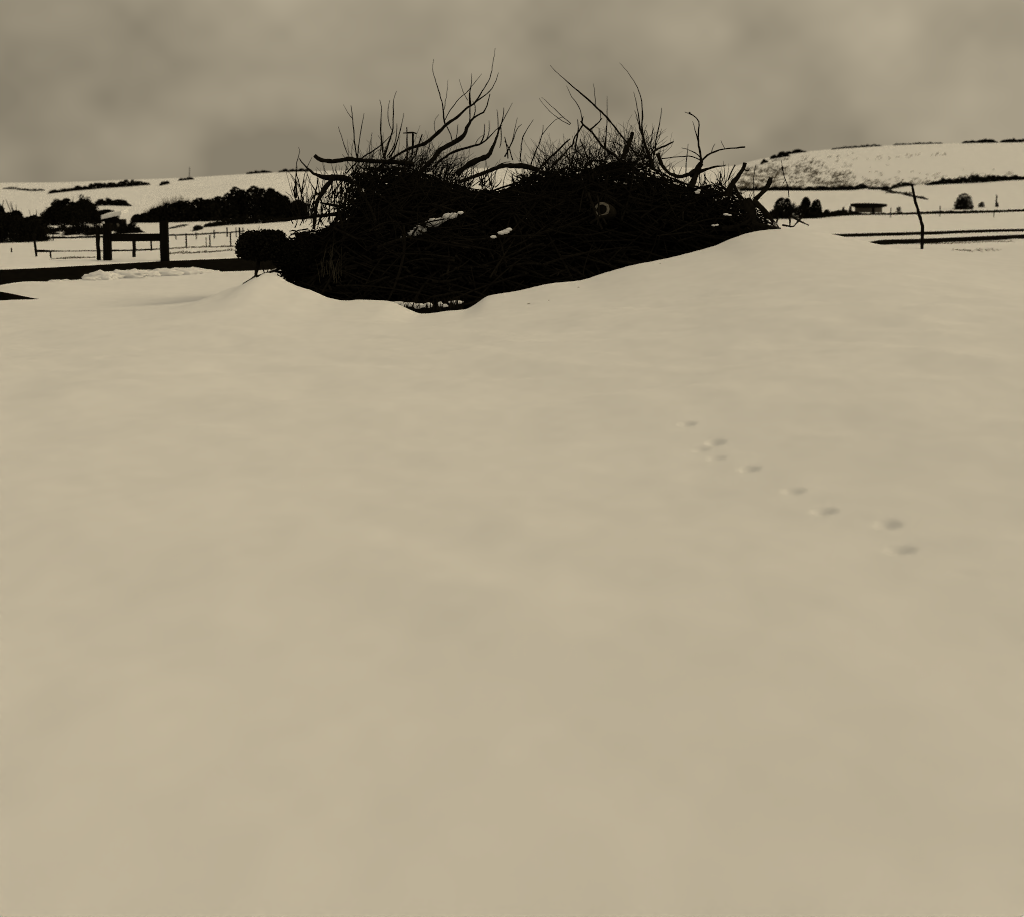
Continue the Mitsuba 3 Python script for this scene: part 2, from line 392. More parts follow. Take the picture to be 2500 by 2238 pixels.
def brushwood():
    g = np.random.default_rng(41)
    n = 46000
    x = g.uniform(tp[0, 0], tp[-1, 0], n)
    y = g.uniform(22.9, 29.4, n)
    zt = heap_top(x)
    z = -0.35 + (zt + 0.35) * g.uniform(0, 1, n) ** 0.8
    az = g.uniform(0, 2 * np.pi, n); el = g.normal(0.12, 0.42, n)
    L = g.uniform(0.45, 1.9, n)
    d = np.stack([np.cos(el) * np.cos(az), np.cos(el) * np.sin(az), np.sin(el)], 1)
    a = np.stack([x, y, z], 1)
    ks = np.linspace(-0.5, 0.5, 6)
    bow = np.cross(d, g.normal(0, 1, (n, 3))); bow /= np.linalg.norm(bow, axis=1, keepdims=True)
    amp = g.uniform(0, 0.12, n) * L
    P = a[:, None] + ks[None, :, None] * (L[:, None] * d)[:, None] + ((0.25 - ks ** 2)[None, :, None] * 4 * (amp[:, None] * bow)[:, None])
    ok = in_heap(P).all(1)
    P, L = P[ok], L[ok]
    P, L = P[:11500], L[:11500]
    parts = []
    for q, l in zip(P, L):
        r = g.uniform(0.007, 0.012) + 0.014 * g.uniform() ** 3 + 0.004 * l
        parts.append(tube(q, [r, r * 0.85, r * 0.45], 5))
    # short bits that fill the outer layer
    n = 16000
    x = g.uniform(tp[0, 0], tp[-1, 0], n); zt = heap_top(x)
    y0, y1 = heap_span(x)
    a = np.stack([x, g.uniform(y0, y1), -0.3 + (zt + 0.3) * g.uniform(.35, 1, n)], 1)
    d = g.normal(0, 1, (n, 3)) * [1, 1, .6]; d /= np.linalg.norm(d, axis=1, keepdims=True)
    L = g.uniform(.15, .5, n)
    P = a[:, None] + np.linspace(-.5, .5, 3)[None, :, None] * (L[:, None] * d)[:, None]
    P[:, 1] += g.normal(0, .03, (n, 3))
    ok = in_heap(P).all(1)
    near_top = P[:, 1, 2] > zt - np.where(x > 2.6, .9, .35)
    for q in P[ok & near_top][:3800]:
        r = g.uniform(.008, .02)
        parts.append(tube(q, [r, r * .8, r * .5], 4))
    # fine twigs bristling from the top and the ends
    k = 0
    while k < 1750:
        zone = g.uniform()
        u = g.uniform(838, 1140) if zone < .40 else g.uniform(1250, 1640) if zone < .84 else g.uniform(1640, 1850) if zone < .97 else g.uniform(1120, 1260)
        xx = at(u, 420, YRIDGE)[0]
        y0, y1 = heap_span(xx)
        yy = g.uniform(y0 + 0.8, y1 - 0.8)
        t = (yy - y0) / (y1 - y0)
        zz = -0.3 + (heap_top(xx) + 0.3) * (1 - abs(2 * t - 1) ** 2.6) - g.uniform(0.0, 0.25)
        ll = g.uniform(0.18, 0.6) * (0.6 + 0.8 * g.uniform()) * (0.55 if 1120 < u < 1260 or u > 1640 else 1.0)
        tilt = g.normal(0.35 if u < 1250 else 0.0, 0.8)
        dd = np.array([math.sin(tilt), g.normal(0, 0.4), math.cos(tilt)]); dd /= np.linalg.norm(dd)
        b = np.array([xx, yy, zz]); curve = np.array([g.normal(0, .3), g.normal(0, .2), g.normal(0, .08)]) * ll
        q = np.stack([b, b + dd * ll * .35 + curve * .3, b + dd * ll * .7 + curve * .5, b + dd * ll + curve * 0.2])
        r = g.uniform(0.0035, 0.0075)
        parts.append(tube(q, [r, r * .8, r * .3], 4)); k += 1
    # openwork of thin sticks at the left end
    for k in range(120):
        u0, v0 = g.uniform(715, 850), g.uniform(470, 560)
        l = g.uniform(25, 95); th = g.normal(0.05, 0.35)
        Y0 = g.uniform(25.2, 27.6)
        u1, v1 = u0 + l * math.sin(th), v0 - l * math.cos(th)
        r = g.uniform(0.6, 1.6)
        parts.append(limb([(u0, v0), ((u0 + u1) / 2 + g.normal(0, 4), (v0 + v1) / 2), (u1, v1)], (Y0, Y0 + g.normal(0, .4)), [r, r * .8, r * .4], n=5, sides=5))
    # sticks over the low saddle
    for k in range(26):
        u0, v0 = g.uniform(1120, 1262), g.uniform(445, 465)
        l = g.uniform(25, 75); th = g.normal(0.2, 0.5)
        Y0 = g.uniform(25.2, 27.6)
        r = g.uniform(0.6, 1.7)
        parts.append(limb([(u0, v0), (u0 + l * .5 * math.sin(th) + g.normal(0, 3), v0 - l * .5 * math.cos(th)), (u0 + l * math.sin(th), v0 - l * math.cos(th))], Y0, [r, r * .8, r * .4], n=5, sides=5))
    for k in range(420):
        right = k % 2
        u0 = g.uniform(980, 1130) if right else g.uniform(1310, 1600)
        v0 = np.interp(u0, [a for a, b in TOP], [b for a, b in TOP]) + 8 - g.uniform(0, 40)
        l = g.uniform(20, 80); th = g.normal(0.6, 0.55) if right else g.normal(-0.1, 0.85)
        Y0 = g.uniform(26, 28.6); bend = g.normal(-0.25 if right else 0, 0.4)
        p1 = (u0 + l * .5 * math.sin(th), v0 - l * .5 * math.cos(th))
        r = g.uniform(0.35, 0.75)
        parts.append(limb([(u0 - 20 * math.sin(th), v0 + 30), (u0, v0), p1, (p1[0] + l * .5 * math.sin(th + bend), p1[1] - l * .5 * math.cos(th + bend))], Y0, [r, r, r * .8, r * .4], n=6, sides=4))
    add('brushwood', join(parts), 'bark')
    tag('brushwood', 'tangled mass of black cut branches heaped in the hollow behind the snow drift', 'brushwood', kind='stuff')
brushwood()

SEED = [100]
def bough(name, label, cat, stems, twigs=(), group=None, mat='bark'):
    """One branch: stems and twigs are (points, distance(s), half thickness)."""
    root = numbered(name)
    tag(root, label, cat, group)
    if name == 'bough' and stems[0][0][0][1] > stems[0][0][-1][1] and stems[0][0][0][1] < 425:      # its foot runs on down into the heap
        (a, b), (c, d_) = stems[0][0][0], stems[0][0][1]
        k = 34 / math.hypot(c - a, d_ - b)
        stems = [([(a - (c - a) * k, b - (d_ - b) * k * .7 + 14)] + list(stems[0][0]), stems[0][1], [stems[0][2][0]] + list(stems[0][2]))] + list(stems[1:])
    for kind, items in (('stem', stems), ('twig', twigs)):
        for pts, Y, r in items:
            SEED[0] += 1
            add(child(root, kind), limb(pts, Y, r, seed=SEED[0]), mat, 50)
    return root

bough('log', 'blunt curved log lying along the left top of the heap, its end turned up', 'log',
      [([(768, 380), (773, 385), (782, 391), (796, 394), (812, 395), (835, 392), (851, 389), (876, 392), (920, 395), (968, 397), (1010, 402)], (25.4, 26.0), [4.2, 5.2, 5.4, 5.2, 5.6, 6, 5])])
bough('bough', 'low bough arching out at the far left end of the heap', 'bough',
      [([(860, 446), (832, 434), (794, 434), (766, 424), (747, 408), (731, 388)], (25.6, 24.9), [8, 8, 7, 4, 2, 1.2])],
      [([(739, 500), (735, 469), (730, 447), (724, 428), (723, 408), (727, 387), (732, 370), (729, 360)], (24.9, 24.9), [1.4, 1.4, 1.2, .6]),
       ([(733, 496), (730, 490), (725, 471), (722, 450), (722, 428), (724, 408)], (24.9, 24.9), [1.2, 1.2, .8])])
bough('bough', 'thick oblique prop at the left end of the heap with snow showing behind it', 'bough',
      [([(814, 428), (806, 446), (793, 460), (787, 471), (777, 490), (771, 510), (769, 530), (766, 560)], (25.2, 25.0), [6, 6, 5, 4.5, 4])],
      [([(787, 471), (765, 480), (757, 497), (753, 530)], (25.1, 25.1), [2.5, 2, 1.2]), ([(771, 510), (779, 528), (785, 552)], (25, 25), [2, 1.6, 1.2])])
bough('pole', 'long straight pole lying level at the left end of the heap, the lower one', 'pole', [([(640, 544), (706, 536), (780, 528), (850, 521)], (25.8, 25.3), [3, 4, 4.4, 5])])
bough('pole', 'short pole at the left end of the heap, just above the long level pole', 'pole', [([(782, 496), (800, 499), (832, 505), (860, 510)], (25.4, 25.6), [2.2, 3, 3.6, 4])])

bough('bough', 'longest bough, slanting up to the right from the left crest into a tall whippy tip', 'bough',
      [([(940, 398), (960, 386), (999, 364), (1037, 351), (1065, 329), (1090, 305), (1116, 287), (1141, 264), (1156, 254), (1178, 222), (1197, 188), (1204, 152), (1209, 118)], (25.8, 26.3), [2.6, 2.8, 3.8, 4.6, 4.6, 3.6, 2.9, 2.2, 1.5, 1.1, .8, .5])],
      [([(1087, 306), (1083, 285), (1082, 266), (1075, 235), (1062, 194), (1056, 166), (1059, 145)], (26, 26), [2.0, 1.6, 1.3, .9, .5]),
       ([(1087, 293), (1100, 269), (1119, 244), (1141, 225), (1156, 206), (1176, 181)], (26, 26.4), [1.1, 1, .9, .5]),
       ([(1084, 269), (1090, 232), (1094, 195)], (26, 26), [.9, .7, .4]),
       ([(1091, 310), (1101, 332), (1105, 352)], (26, 26), [1.6, 1.4, 1.2]),
       ([(1149, 258), (1147, 225), (1152, 203), (1151, 180)], (26.1, 26.1), [1.8, 1.6, 1.1, .5]),
       ([(1147, 297), (1147, 266), (1145, 238), (1148, 218)], (26.1, 26), [1.3, 1.2, 1, .6]),
       ([(1156, 254), (1175, 239), (1191, 228), (1210, 200), (1217, 178)], (26.1, 26.4), [1.6, 1.5, 1.1, .5]),
       ([(1142, 246), (1130, 222), (1121, 194)], (26.1, 26.1), [.8, .7, .4]),
       ([(1065, 329), (1060, 300), (1072, 280)], (26, 26), [.9, .7, .4])])
bough('bough', 'second bough of the left crest, thick and black, bending up below the longest one', 'bough',
      [([(1046, 400), (1059, 388), (1071, 370), (1090, 358), (1112, 347), (1131, 332), (1144, 304), (1150, 295), (1163, 284), (1182, 273), (1191, 251), (1196, 230)], (25.5, 25.9), [6, 6, 6.2, 5.6, 4.2, 2.4, 1.6, 1.1])],
      [([(1146, 300), (1148, 275), (1145, 250)], (25.7, 25.7), [1.6, 1.3, .9]), ([(1150, 296), (1160, 276), (1160, 258), (1154, 247)], (25.7, 25.7), [1.6, 1.3, .8]),
       ([(1112, 347), (1116, 326), (1118, 304)], (25.6, 25.6), [1.2, 1, .6])])
bough('bough', 'thin bough curving up right from the middle of the left crest', 'bough',
      [([(1090, 382), (1106, 373), (1141, 361), (1172, 353), (1190, 340), (1204, 325), (1226, 306)], (26.2, 26.6), [3, 3, 2.6, 2, 1.2, .8])],
      [([(1172, 353), (1182, 332), (1183, 304)], (26.3, 26.3), [1.8, 1.5, .8]), ([(1186, 345), (1194, 322), (1194, 295)], (26.4, 26.4), [1.3, 1.1, .6]), ([(1160, 357), (1170, 338), (1180, 330)], (26.4, 26.4), [1, .8, .5])])
bough('bough', 'strong bough at the right end of the left crest, rising steeply beside the saddle', 'bough',
      [([(1146, 402), (1166, 392), (1191, 381), (1203, 360), (1213, 335), (1220, 312), (1226, 296), (1230, 264)], (25.7, 26.1), [6.5, 7, 6.5, 5, 3, 2, 1.4, .7])],
      [([(1216, 322), (1216, 300), (1213, 268)], (26, 26), [1.2, 1, .6]), ([(1224, 303), (1236, 280), (1251, 252)], (26, 26.3), [1.2, .9, .5]), ([(1222, 308), (1224, 340), (1220, 362)], (26, 26), [1.6, 1.3, 1])])
bough('bough', 'faint slanting bough behind the upright shoots of the left crest', 'bough',
      [([(872, 396), (889, 383), (927, 358), (952, 334), (964, 322)], (27.4, 27.8), [1.6, 1.8, 1.6, 1, .6])])

def shoot(label, pts, Y, r, group=None, name='shoot'):
    key = numbered(name)
    SEED[0] += 1
    add(key, limb(pts, Y, r, seed=SEED[0], sides=6), 'bark', 50)
    tag(key, label, 'twig', group)

shoot('leftmost slanting shoot on the left crest, leaning to the left', [(851, 382), (838, 348), (826, 310)], 25.6, [1.1, 1, .6])
bough('shoot', 'tall straight shoot on the left crest with a side twig near its top', 'twig',
      [([(873, 392), (865, 342), (861, 288), (857, 258)], (25.6, 25.6), [1.9, 1.7, 1.4, .7])], [([(862, 292), (854, 283), (845, 268), (838, 256)], (25.6, 25.6), [.9, .7, .4])])
shoot('slim shoot leaning right out of the same foot as the tall straight one', [(873, 390), (875, 364), (881, 320), (889, 277)], 25.6, [1.3, 1.2, 1.1, .6])
shoot('thick upright shoot in the middle of the left crest, straight as a rod', [(938, 386), (932, 351), (930, 310), (931, 266), (927, 244)], 25.5, [2.2, 2.1, 1.9, 1.3, .6])
bough('shoot', 'forked shoot with a kinked stem right of the rod straight one', 'twig',
      [([(937, 388), (952, 339), (960, 310), (960, 254), (968, 223)], (25.5, 25.7), [3.2, 2.2, 1.7, 1.2, .5])],
      [([(956, 318), (947, 281), (952, 245)], (25.6, 25.6), [1.1, 1, .5])])
bough('shoot', 'pair of slender stems leaning right beside the kinked forked shoot', 'twig',
      [([(950, 386), (968, 354), (977, 320), (986, 277)], (25.8, 26), [1.8, 1.6, 1.2, .6]), ([(944, 384), (966, 342), (969, 302)], (25.8, 25.8), [1.5, 1.3, .7])])
shoot('short thick peg-like shoot standing bolt upright right of the forked shoots', [(994, 392), (994, 358), (993, 311)], 25.2, [2.0, 1.9, 1.4])
bough('shoot', 'cut shoot with a T-shaped stub on top beside the bolt upright peg', 'twig',
      [([(1006, 380), (1008, 351), (1008, 325)], (26.2, 26.2), [2.4, 2.4, 2.2])], [([(984, 326), (1008, 325), (1017, 327)], (26.2, 26.2), [1.4, 2.4, 2])])
shoot('short leaning shoot between the upright peg and the longest bough', [(1015, 382), (1021, 358), (1031, 328)], 25.6, [2.2, 1.9, 1.6])

for k, (pts, r) in enumerate([([(1232, 384), (1254, 339), (1263, 315), (1274, 304)], [2, 1.6, 1.1, .7]), ([(1270, 396), (1273, 360), (1276, 338), (1288, 315), (1302, 293)], [1.6, 1.5, 1.4, 1, .6]),
                              ([(1296, 402), (1310, 366), (1323, 332), (1326, 306)], [1.7, 1.6, 1.3, .7]), ([(1240, 388), (1237, 360), (1232, 335)], [1.6, 1.4, .9]),
                              ([(1250, 350), (1256, 318), (1263, 288)], [1, .8, .5]), ([(1252, 392), (1246, 372), (1232, 345)], [1.6, 1.4, 1])]):
    shoot(['bent shoot at the left foot of the saddle between the two crests', 'long shoot curving right out of the middle of the saddle', 'forked-looking shoot standing at the right side of the saddle',
           'upright shoot rising from the lowest dip of the saddle', 'thin whip above the left side of the saddle', 'stiff shoot leaning left over the lowest dip of the saddle'][k], pts, 26.0, r)
shoot('bow-shaped twig curving out over the saddle from the right crest', [(1324, 330), (1345, 304), (1360, 291), (1378, 286)], 26.8, [.9, .8, .7, .5])
shoot('upper of two faint parallel twigs hanging in the sky left of the right crest', [(1394, 303), (1375, 287), (1350, 263), (1322, 238)], 27.6, [1, .9, .7, .4])
shoot('lower of two faint parallel twigs hanging in the sky left of the right crest', [(1392, 306), (1360, 287), (1335, 265), (1316, 240)], 27.8, [.9, .8, .6, .4])

bough('bough', 'thick branch bridging the saddle with bright snow showing beneath it', 'bough', [([(1118, 446), (1140, 438), (1172, 427), (1206, 413), (1236, 405), (1276, 406), (1312, 416)], (25.3, 25.5), [4, 4, 4.5, 5, 6, 6, 6])],
      [([(1206, 413), (1226, 400), (1246, 396)], (25.4, 25.5), [2, 1.4, .8])])
bough('bough', 'long thin bough slanting up left across the sky over the right crest', 'bough',
      [([(1540, 360), (1525, 342), (1501, 311), (1479, 285), (1460, 266), (1429, 238), (1388, 203), (1360, 178), (1343, 160)], (26.4, 27.0), [1.7, 1.9, 2.1, 2.3, 2.2, 1.9, 1.4, .8, .5])],
      [([(1453, 258), (1452, 229), (1448, 205)], (26.7, 26.7), [1.1, .9, .5]), ([(1479, 362), (1481, 310), (1482, 279), (1482, 235)], (26.4, 26.6), [1.4, 1.3, 1, .4]),
       ([(1422, 300), (1419, 280), (1412, 260), (1395, 236), (1383, 210)], (26.8, 27), [1.2, 1, .8, .4]), ([(1462, 268), (1466, 285), (1464, 300)], (26.7, 26.7), [1, .8, .5])])
bough('bough', 'dark forked bough on the left shoulder of the right crest', 'bough',
      [([(1490, 372), (1473, 361), (1457, 339), (1441, 320), (1425, 306), (1418, 296)], (26, 26), [3, 3, 3, 2.8, 2.4, 2])],
      [([(1440, 318), (1458, 303), (1470, 289)], (26, 26), [2, 1.6, 1.2]), ([(1424, 304), (1412, 322), (1400, 345), (1396, 368)], (26, 26), [2, 1.8, 1.6, 1.4]), ([(1420, 298), (1424, 285)], (26, 26), [2, 1])])
bough('bough', 'pair of parallel slanting branches at the left foot of the right crest', 'bough',
      [([(1330, 398), (1352, 378), (1375, 355), (1392, 340)], (25.6, 25.9), [2.6, 2.6, 2.2, 1.4]), ([(1350, 402), (1370, 385), (1388, 364), (1402, 350)], (25.6, 25.9), [2.8, 2.6, 2.2, 1.4])])
shoot('upright shoot at the left foot of the right crest', [(1404, 368), (1408, 340), (1412, 310), (1410, 292)], 26, [2, 2, 1.6, .8])
shoot('branch crossing over the left shoulder of the right crest', [(1436, 390), (1426, 366), (1416, 340)], 25.8, [2, 1.7, 1.2])
shoot('upright stick in the middle of the right crest', [(1478, 392), (1476, 365), (1480, 330)], 25.8, [2, 1.8, 1.2])
bough('bough', 'tall bough at the peak of the right crest arching up to the left', 'bough',
      [([(1584, 378), (1572, 345), (1567, 312), (1569, 279), (1566, 247), (1558, 219), (1542, 191), (1525, 168), (1512, 154)], (26.2, 26.8), [4, 3.6, 2.6, 1.9, 1.5, 1.2, .9, .6, .4])],
      [([(1566, 330), (1562, 305), (1556, 266), (1547, 225)], (26.4, 26.5), [1.8, 1.5, 1, .4]), ([(1562, 320), (1556, 290), (1549, 270)], (26.4, 26.4), [1.2, 1, .5]), ([(1572, 330), (1575, 318), (1584, 340)], (26.3, 26.3), [1, .9, .8])])
bough('branch_stub', 'blunt sawn-off stub leaning right at the peak of the right crest', 'branch stub', [([(1522, 388), (1526, 372), (1537, 348), (1542, 334), (1544, 323)], (25.2, 25.2), [6.5, 6.2, 5.6, 5, 4.6])])
shoot('clean straight shoot standing right of the arching bough', [(1598, 380), (1602, 339), (1611, 298), (1615, 264)], 26, [1.7, 1.5, 1.3, .6])
shoot('faint slim shoot just left of the clean straight one', [(1585, 372), (1590, 340), (1597, 312)], 26.6, [1.2, 1, .6])
bough('branch_stub', 'blurred stick pointing right from the shoulder of the right crest', 'branch stub', [([(1596, 372), (1610, 362), (1628, 355), (1644, 347)], (27, 27.4), [2, 2.4, 2.2, 1.6])])
bough('bough', 'bough rimming the round dip right of the peak', 'bough',
      [([(1606, 376), (1612, 394), (1621, 411), (1637, 426), (1659, 432), (1681, 427), (1700, 414), (1712, 400)], (25.4, 25.6), [5, 4.5, 4, 4, 4.5, 5, 6, 6])])
bough('bough', 'spreading twiggy bough right of the round dip with a crooked tip', 'bough',
      [([(1700, 424), (1712, 396), (1708, 370), (1705, 351), (1705, 329), (1707, 300), (1700, 289), (1684, 278)], (25.5, 25.8), [8, 6, 3.4, 2.6, 2, 1.6, 1.4, 1.6]),
       ([(1712, 394), (1728, 380), (1744, 371), (1775, 364), (1800, 362), (1818, 360)], (25.7, 26.4), [2.8, 2.4, 2, 1.7, 1.6, 2.4])],
      [([(1706, 352), (1697, 318), (1691, 297)], (25.7, 25.7), [1.5, 1.2, .5]), ([(1684, 278), (1672, 274)], (25.8, 25.8), [1, .6]), ([(1684, 279), (1684, 274)], (25.8, 25.8), [2.6, 1.4]),
       ([(1736, 376), (1740, 362), (1746, 352)], (26, 26), [1.2, 1, .6]), ([(1712, 388), (1690, 370), (1664, 362)], (26, 26.2), [1.5, 1.2, .6]),
       ([(1710, 392), (1680, 382), (1650, 384), (1616, 388)], (26.4, 26.6), [1.6, 1.4, 1.2, 1.2]), ([(1770, 365), (1763, 352), (1760, 344)], (26, 26), [.9, .7, .5])])
shoot('upright twig standing in the round dip right of the peak', [(1674, 428), (1676, 392), (1680, 352)], 25.6, [1.4, 1.3, .6])
shoot('low branch pointing right below the spreading twiggy bough', [(1684, 430), (1712, 418), (1744, 409), (1772, 404)], 25.7, [5, 4, 2.4, 1])
for k in range(3):
    shoot('thin twig against the snowy slope right of the round dip, ' + ['the left one', 'the middle one', 'the right one, forked upward'][k].replace(', forked upward', ' pointing up'), [[(1718, 424), (1724, 436), (1732, 446)], [(1756, 420), (1762, 432), (1766, 446)], [(1778, 440), (1786, 420), (1795, 403)]][k], 25.3, [[1, 1, .8], [1, 1, 1], [1.8, 1.6, 1.8]][k])
bough('branch_stub', 'thick dark stub leaning right near the right end of the heap, the taller one', 'branch stub', [([(1776, 480), (1782, 464), (1791, 446), (1805, 428), (1814, 413), (1818, 404), (1819, 398)], (24.6, 24.6), [9, 8, 7, 5.5, 4.6, 4.8, 4.5])],
      [([(1815, 412), (1826, 418), (1830, 412)], (24.6, 24.6), [2, 1.6, 1]), ([(1790, 448), (1800, 469), (1816, 489), (1832, 506)], (24.6, 24.6), [4, 3.6, 3, 2.6]), ([(1800, 470), (1806, 490), (1812, 510)], (24.6, 24.6), [3, 2.6, 2.4])])
bough('branch_stub', 'thick blunt-ended stub curving up at the far right end of the heap', 'branch stub', [([(1836, 500), (1846, 487), (1860, 472), (1872, 459), (1879, 446), (1882, 434)], (24.5, 24.5), [5.5, 5.8, 5.6, 6, 6.4, 5.4])])
bough('bough', 'black trunk piece standing on the snow at the right foot of the heap', 'bough',
      [([(1822, 488), (1830, 505), (1838, 530), (1844, 552), (1846, 566)], (24.45, 24.25), [12, 13, 10, 7, 4.5])],
      [([(1838, 492), (1860, 510), (1876, 528), (1889, 543)], (24.4, 24.3), [7, 8, 6, 3]), ([(1836, 530), (1821, 544), (1797, 553), (1764, 559)], (24.3, 24.5), [4.5, 4, 4.5, 5])])
bough('log', 'thin log lying on the snow crest beyond the right foot of the heap', 'log', [([(1838, 544), (1856, 551), (1880, 556), (1906, 559)], (24.2, 24.0), [6, 5.5, 4, 2.2])])
bough('dead_weed', 'tall thin dead weed with a seed knob right of the far right stub', 'weed', [([(1926, 482), (1925, 470), (1923, 456), (1917, 437), (1910, 413), (1908, 392)], (24.6, 24.4), [1.1, 1.1, 1.1, 1, 1, .6])],
      [([(1909, 409), (1911, 417)], (24.4, 24.4), [2.6, 2.2]), ([(1918, 440), (1910, 452), (1906, 462)], (24.5, 24.5), [.8, .6, .4])])
bough('dead_weed', 'thin straight dead weed between the two thick right hand stubs', 'weed', [([(1841, 492), (1840, 466), (1840, 436), (1845, 404)], (24.6, 24.6), [1.2, 1.1, 1, .6])])
for k, pts in enumerate([[(1925, 530), (1929, 541), (1928, 554)], [(1930, 526), (1948, 538), (1975, 551)], [(1962, 524), (1950, 539), (1936, 555)], [(1899, 528), (1896, 545)], [(1910, 550), (1924, 552), (1938, 554)], [(1886, 520), (1880, 540)]]):
    shoot(['upright broken stick on the snow below the right hand bushes', 'longest slanting broken stick below the right hand bushes, sloping down to the right', 'broken stick below the right hand bushes sloping down to the left',
           'short stub of stick just left of the broken sticks', 'broken stick lying flat on the snow below the right hand bushes', 'leftmost short stick leaning beside the black trunk piece'][k], pts, 24.0 + 0.1 * k, [2.4, 2.2, 1.4], None, 'stick')

# many more shoots, which nothing tells apart, in three zones
g = np.random.default_rng(77)
ZONES = [('thin bare shoot bristling from the left crest of the heap', 'thin shoots of the left crest', 842, 1230, 44, 0.14),
         ('thin bare shoot bristling from the right crest of the heap', 'thin shoots of the right crest', 1300, 1625, 46, -0.02),
         ('thin bare shoot bristling from the low right flank of the heap', 'thin shoots of the right flank', 1640, 1840, 14, 0.12)]
for lab, grp, ua, ub, n, lean in ZONES:
    for k in range(n):
        u = g.uniform(ua, ub); v = float(np.interp(u, [a for a, b in TOP], [b for a, b in TOP])) + 12
        l = g.uniform(35, 95) * (0.7 if n == 14 else 1); th = g.normal(lean, 0.46)
        Y = g.uniform(25.0, 28.2)
        bend = g.normal(-0.5 * (th - lean), 0.28)
        p1 = (u + l * .5 * math.sin(th), v - l * .5 * math.cos(th))
        p2 = (p1[0] + l * .5 * math.sin(th + bend), p1[1] - l * .5 * math.cos(th + bend))
        r = g.uniform(0.8, 1.5)
        kind = ('short ' if l < 62 else 'long ') + 'thin bare shoot ' + ('leaning left' if th + bend / 2 < -0.18 else 'leaning right' if th + bend / 2 > 0.24 else 'standing upright')
        shoot(lab.replace('thin bare shoot bristling from', kind + ' on'), [(u, v), p1, p2], (Y, Y + g.normal(0, .25)), [r, r * .75, r * .35], grp + ': ' + kind)

# snow lying on a bough in the face of the heap, and smaller patches
def snowy_bough(pts, Y, r, label, n, s):
    root = numbered('snowy_bough'); tag(root, label, 'bough')
    add(child(root, 'stem'), limb(pts, Y, r, seed=5), 'bark', 50)
    gg = np.random.default_rng(n)
    P = spline([at(u, v, y) for (u, v), y in zip(pts, np.linspace(Y[0], Y[1], len(pts)))], n + 2)[1:-1]
    parts = []
    for k, p in enumerate(P):
        if gg.uniform() < 0.16: continue
        ss = s * gg.uniform(0.6, 1.25) * (0.6 + 0.7 * math.sin(math.pi * (k + .5) / n))
        parts.append(lump(p + [gg.normal(0, .02), -0.05, 0.02 + gg.normal(0, .01)], (ss * 1.25, ss * .8, ss * 0.62), seed=k + n, amp=0.4))
    add(child(root, 'snow'), join(parts), 'snow_plain', True)
snowy_bough([(965, 592), (985, 583), (1020, 568), (1050, 553), (1085, 538), (1112, 528), (1135, 520)], (24.6, 24.15), [6, 7, 7, 6, 4], 'snow laden bough lying aslant in the dark face of the heap', 17, 0.075)
snowy_bough([(1196, 588), (1206, 582), (1222, 575), (1242, 566), (1258, 560)], (24.0, 24.1), [3, 3.4, 3, 2.6], 'small forked bough with a little snow low in the middle of the heap', 5, 0.045)
def snow_bits():
    parts = []
    gg = np.random.default_rng(8)
    for u, v, w, h, Y in [(1048, 424, 7, 2, 25.0), (1487, 394, 4, 3, 24.9), (1702, 470, 6, 3.4, 24.8), (1706, 466, 4, 3, 24.8), (1772, 524, 6, 2.4, 24.4), (1781, 526, 5, 2, 24.4), (1742, 551, 5, 2, 24.3), (1750, 550, 4, 2.4, 24.3), (972, 740, 16, 3.5, 22.75), (996, 744, 20, 5, 22.75), (1022, 747, 15, 6, 22.75), (1046, 746, 11, 6.5, 22.7), (1074, 743, 7, 6, 22.75), (1086, 747, 9, 4, 22.7), (1112, 739, 17, 4.5, 22.8)]:
        p = at(u, v, Y - 0.25)
        parts.append(lump(p, (w * px(Y), 0.08, h * px(Y)), seed=u, amp=0.4))
    add('snow_patches', join(parts), 'snow_plain', True)
    tag('snow_patches', 'small scraps of snow caught among the dark branches of the heap', 'snow', kind='stuff')
snow_bits()

def sawn_log(u, v, Y, rx, label, seed):
    root = numbered('sawn_log'); tag(root, label, 'log')
    c = at(u, v, Y)
    ax = np.array([0.17, 0.98, -0.05]); ax /= np.linalg.norm(ax)
    R = rx * px(Y)
    P = np.stack([c + ax * t for t in np.linspace(0, 1.2, 6)])
    add(child(root, 'bark'), tube(P, [R * 1.06, R * 1.1, R], 14), 'bark', 40)
    def disc(r0, r1, off):
        a = np.cross(ax, [0, 0, 1.0]); a /= np.linalg.norm(a); b = np.cross(a, ax)
        th = np.linspace(0, 2 * np.pi, 25)[:-1]
        gg = np.random.default_rng(seed); wob = 1 + gg.normal(0, .03, 24)
        ring = lambda r, o: c - ax * o + (np.cos(th)[:, None] * a + np.sin(th)[:, None] * b) * r * wob[:, None]
        V = np.vstack([ring(r1, 0.004), ring(r1 * .98, off), ring(r0, off), ring(r0, 0.004)])
        k = np.arange(24); F = []
        for q in range(4):
            F.append(np.stack([q * 24 + k, q * 24 + (k + 1) % 24, (q + 1) % 4 * 24 + (k + 1) % 24, (q + 1) % 4 * 24 + k], 1))
        return V, np.vstack(F)
    add(child(root, 'sapwood'), disc(R * 0.66, R * 0.98, 0.022), 'cut_wood')
    add(child(root, 'heartwood'), disc(0.001, R * 0.655, 0.012), 'old_wood')
sawn_log(1470, 512, 24.05, 18, 'sawn log end facing out of the heap, a pale ring of wood showing', 4)
for k, (pts, r) in enumerate([([(1436, 470), (1450, 512), (1470, 560)], 3.0), ([(1440, 546), (1468, 530), (1500, 522)], 2.6), ([(1458, 478), (1462, 510), (1458, 550)], 2.4), ([(1440, 500), (1462, 520), (1480, 548)], 2.2)]):
    shoot(['steep stick crossing the left edge of the sawn log end', 'nearly level stick crossing the foot of the sawn log end', 'upright stick crossing the left half of the sawn log end', 'slanting stick crossing the lower left of the sawn log end'][k], pts, 23.85, [r, r, r * .8], None, 'stick')

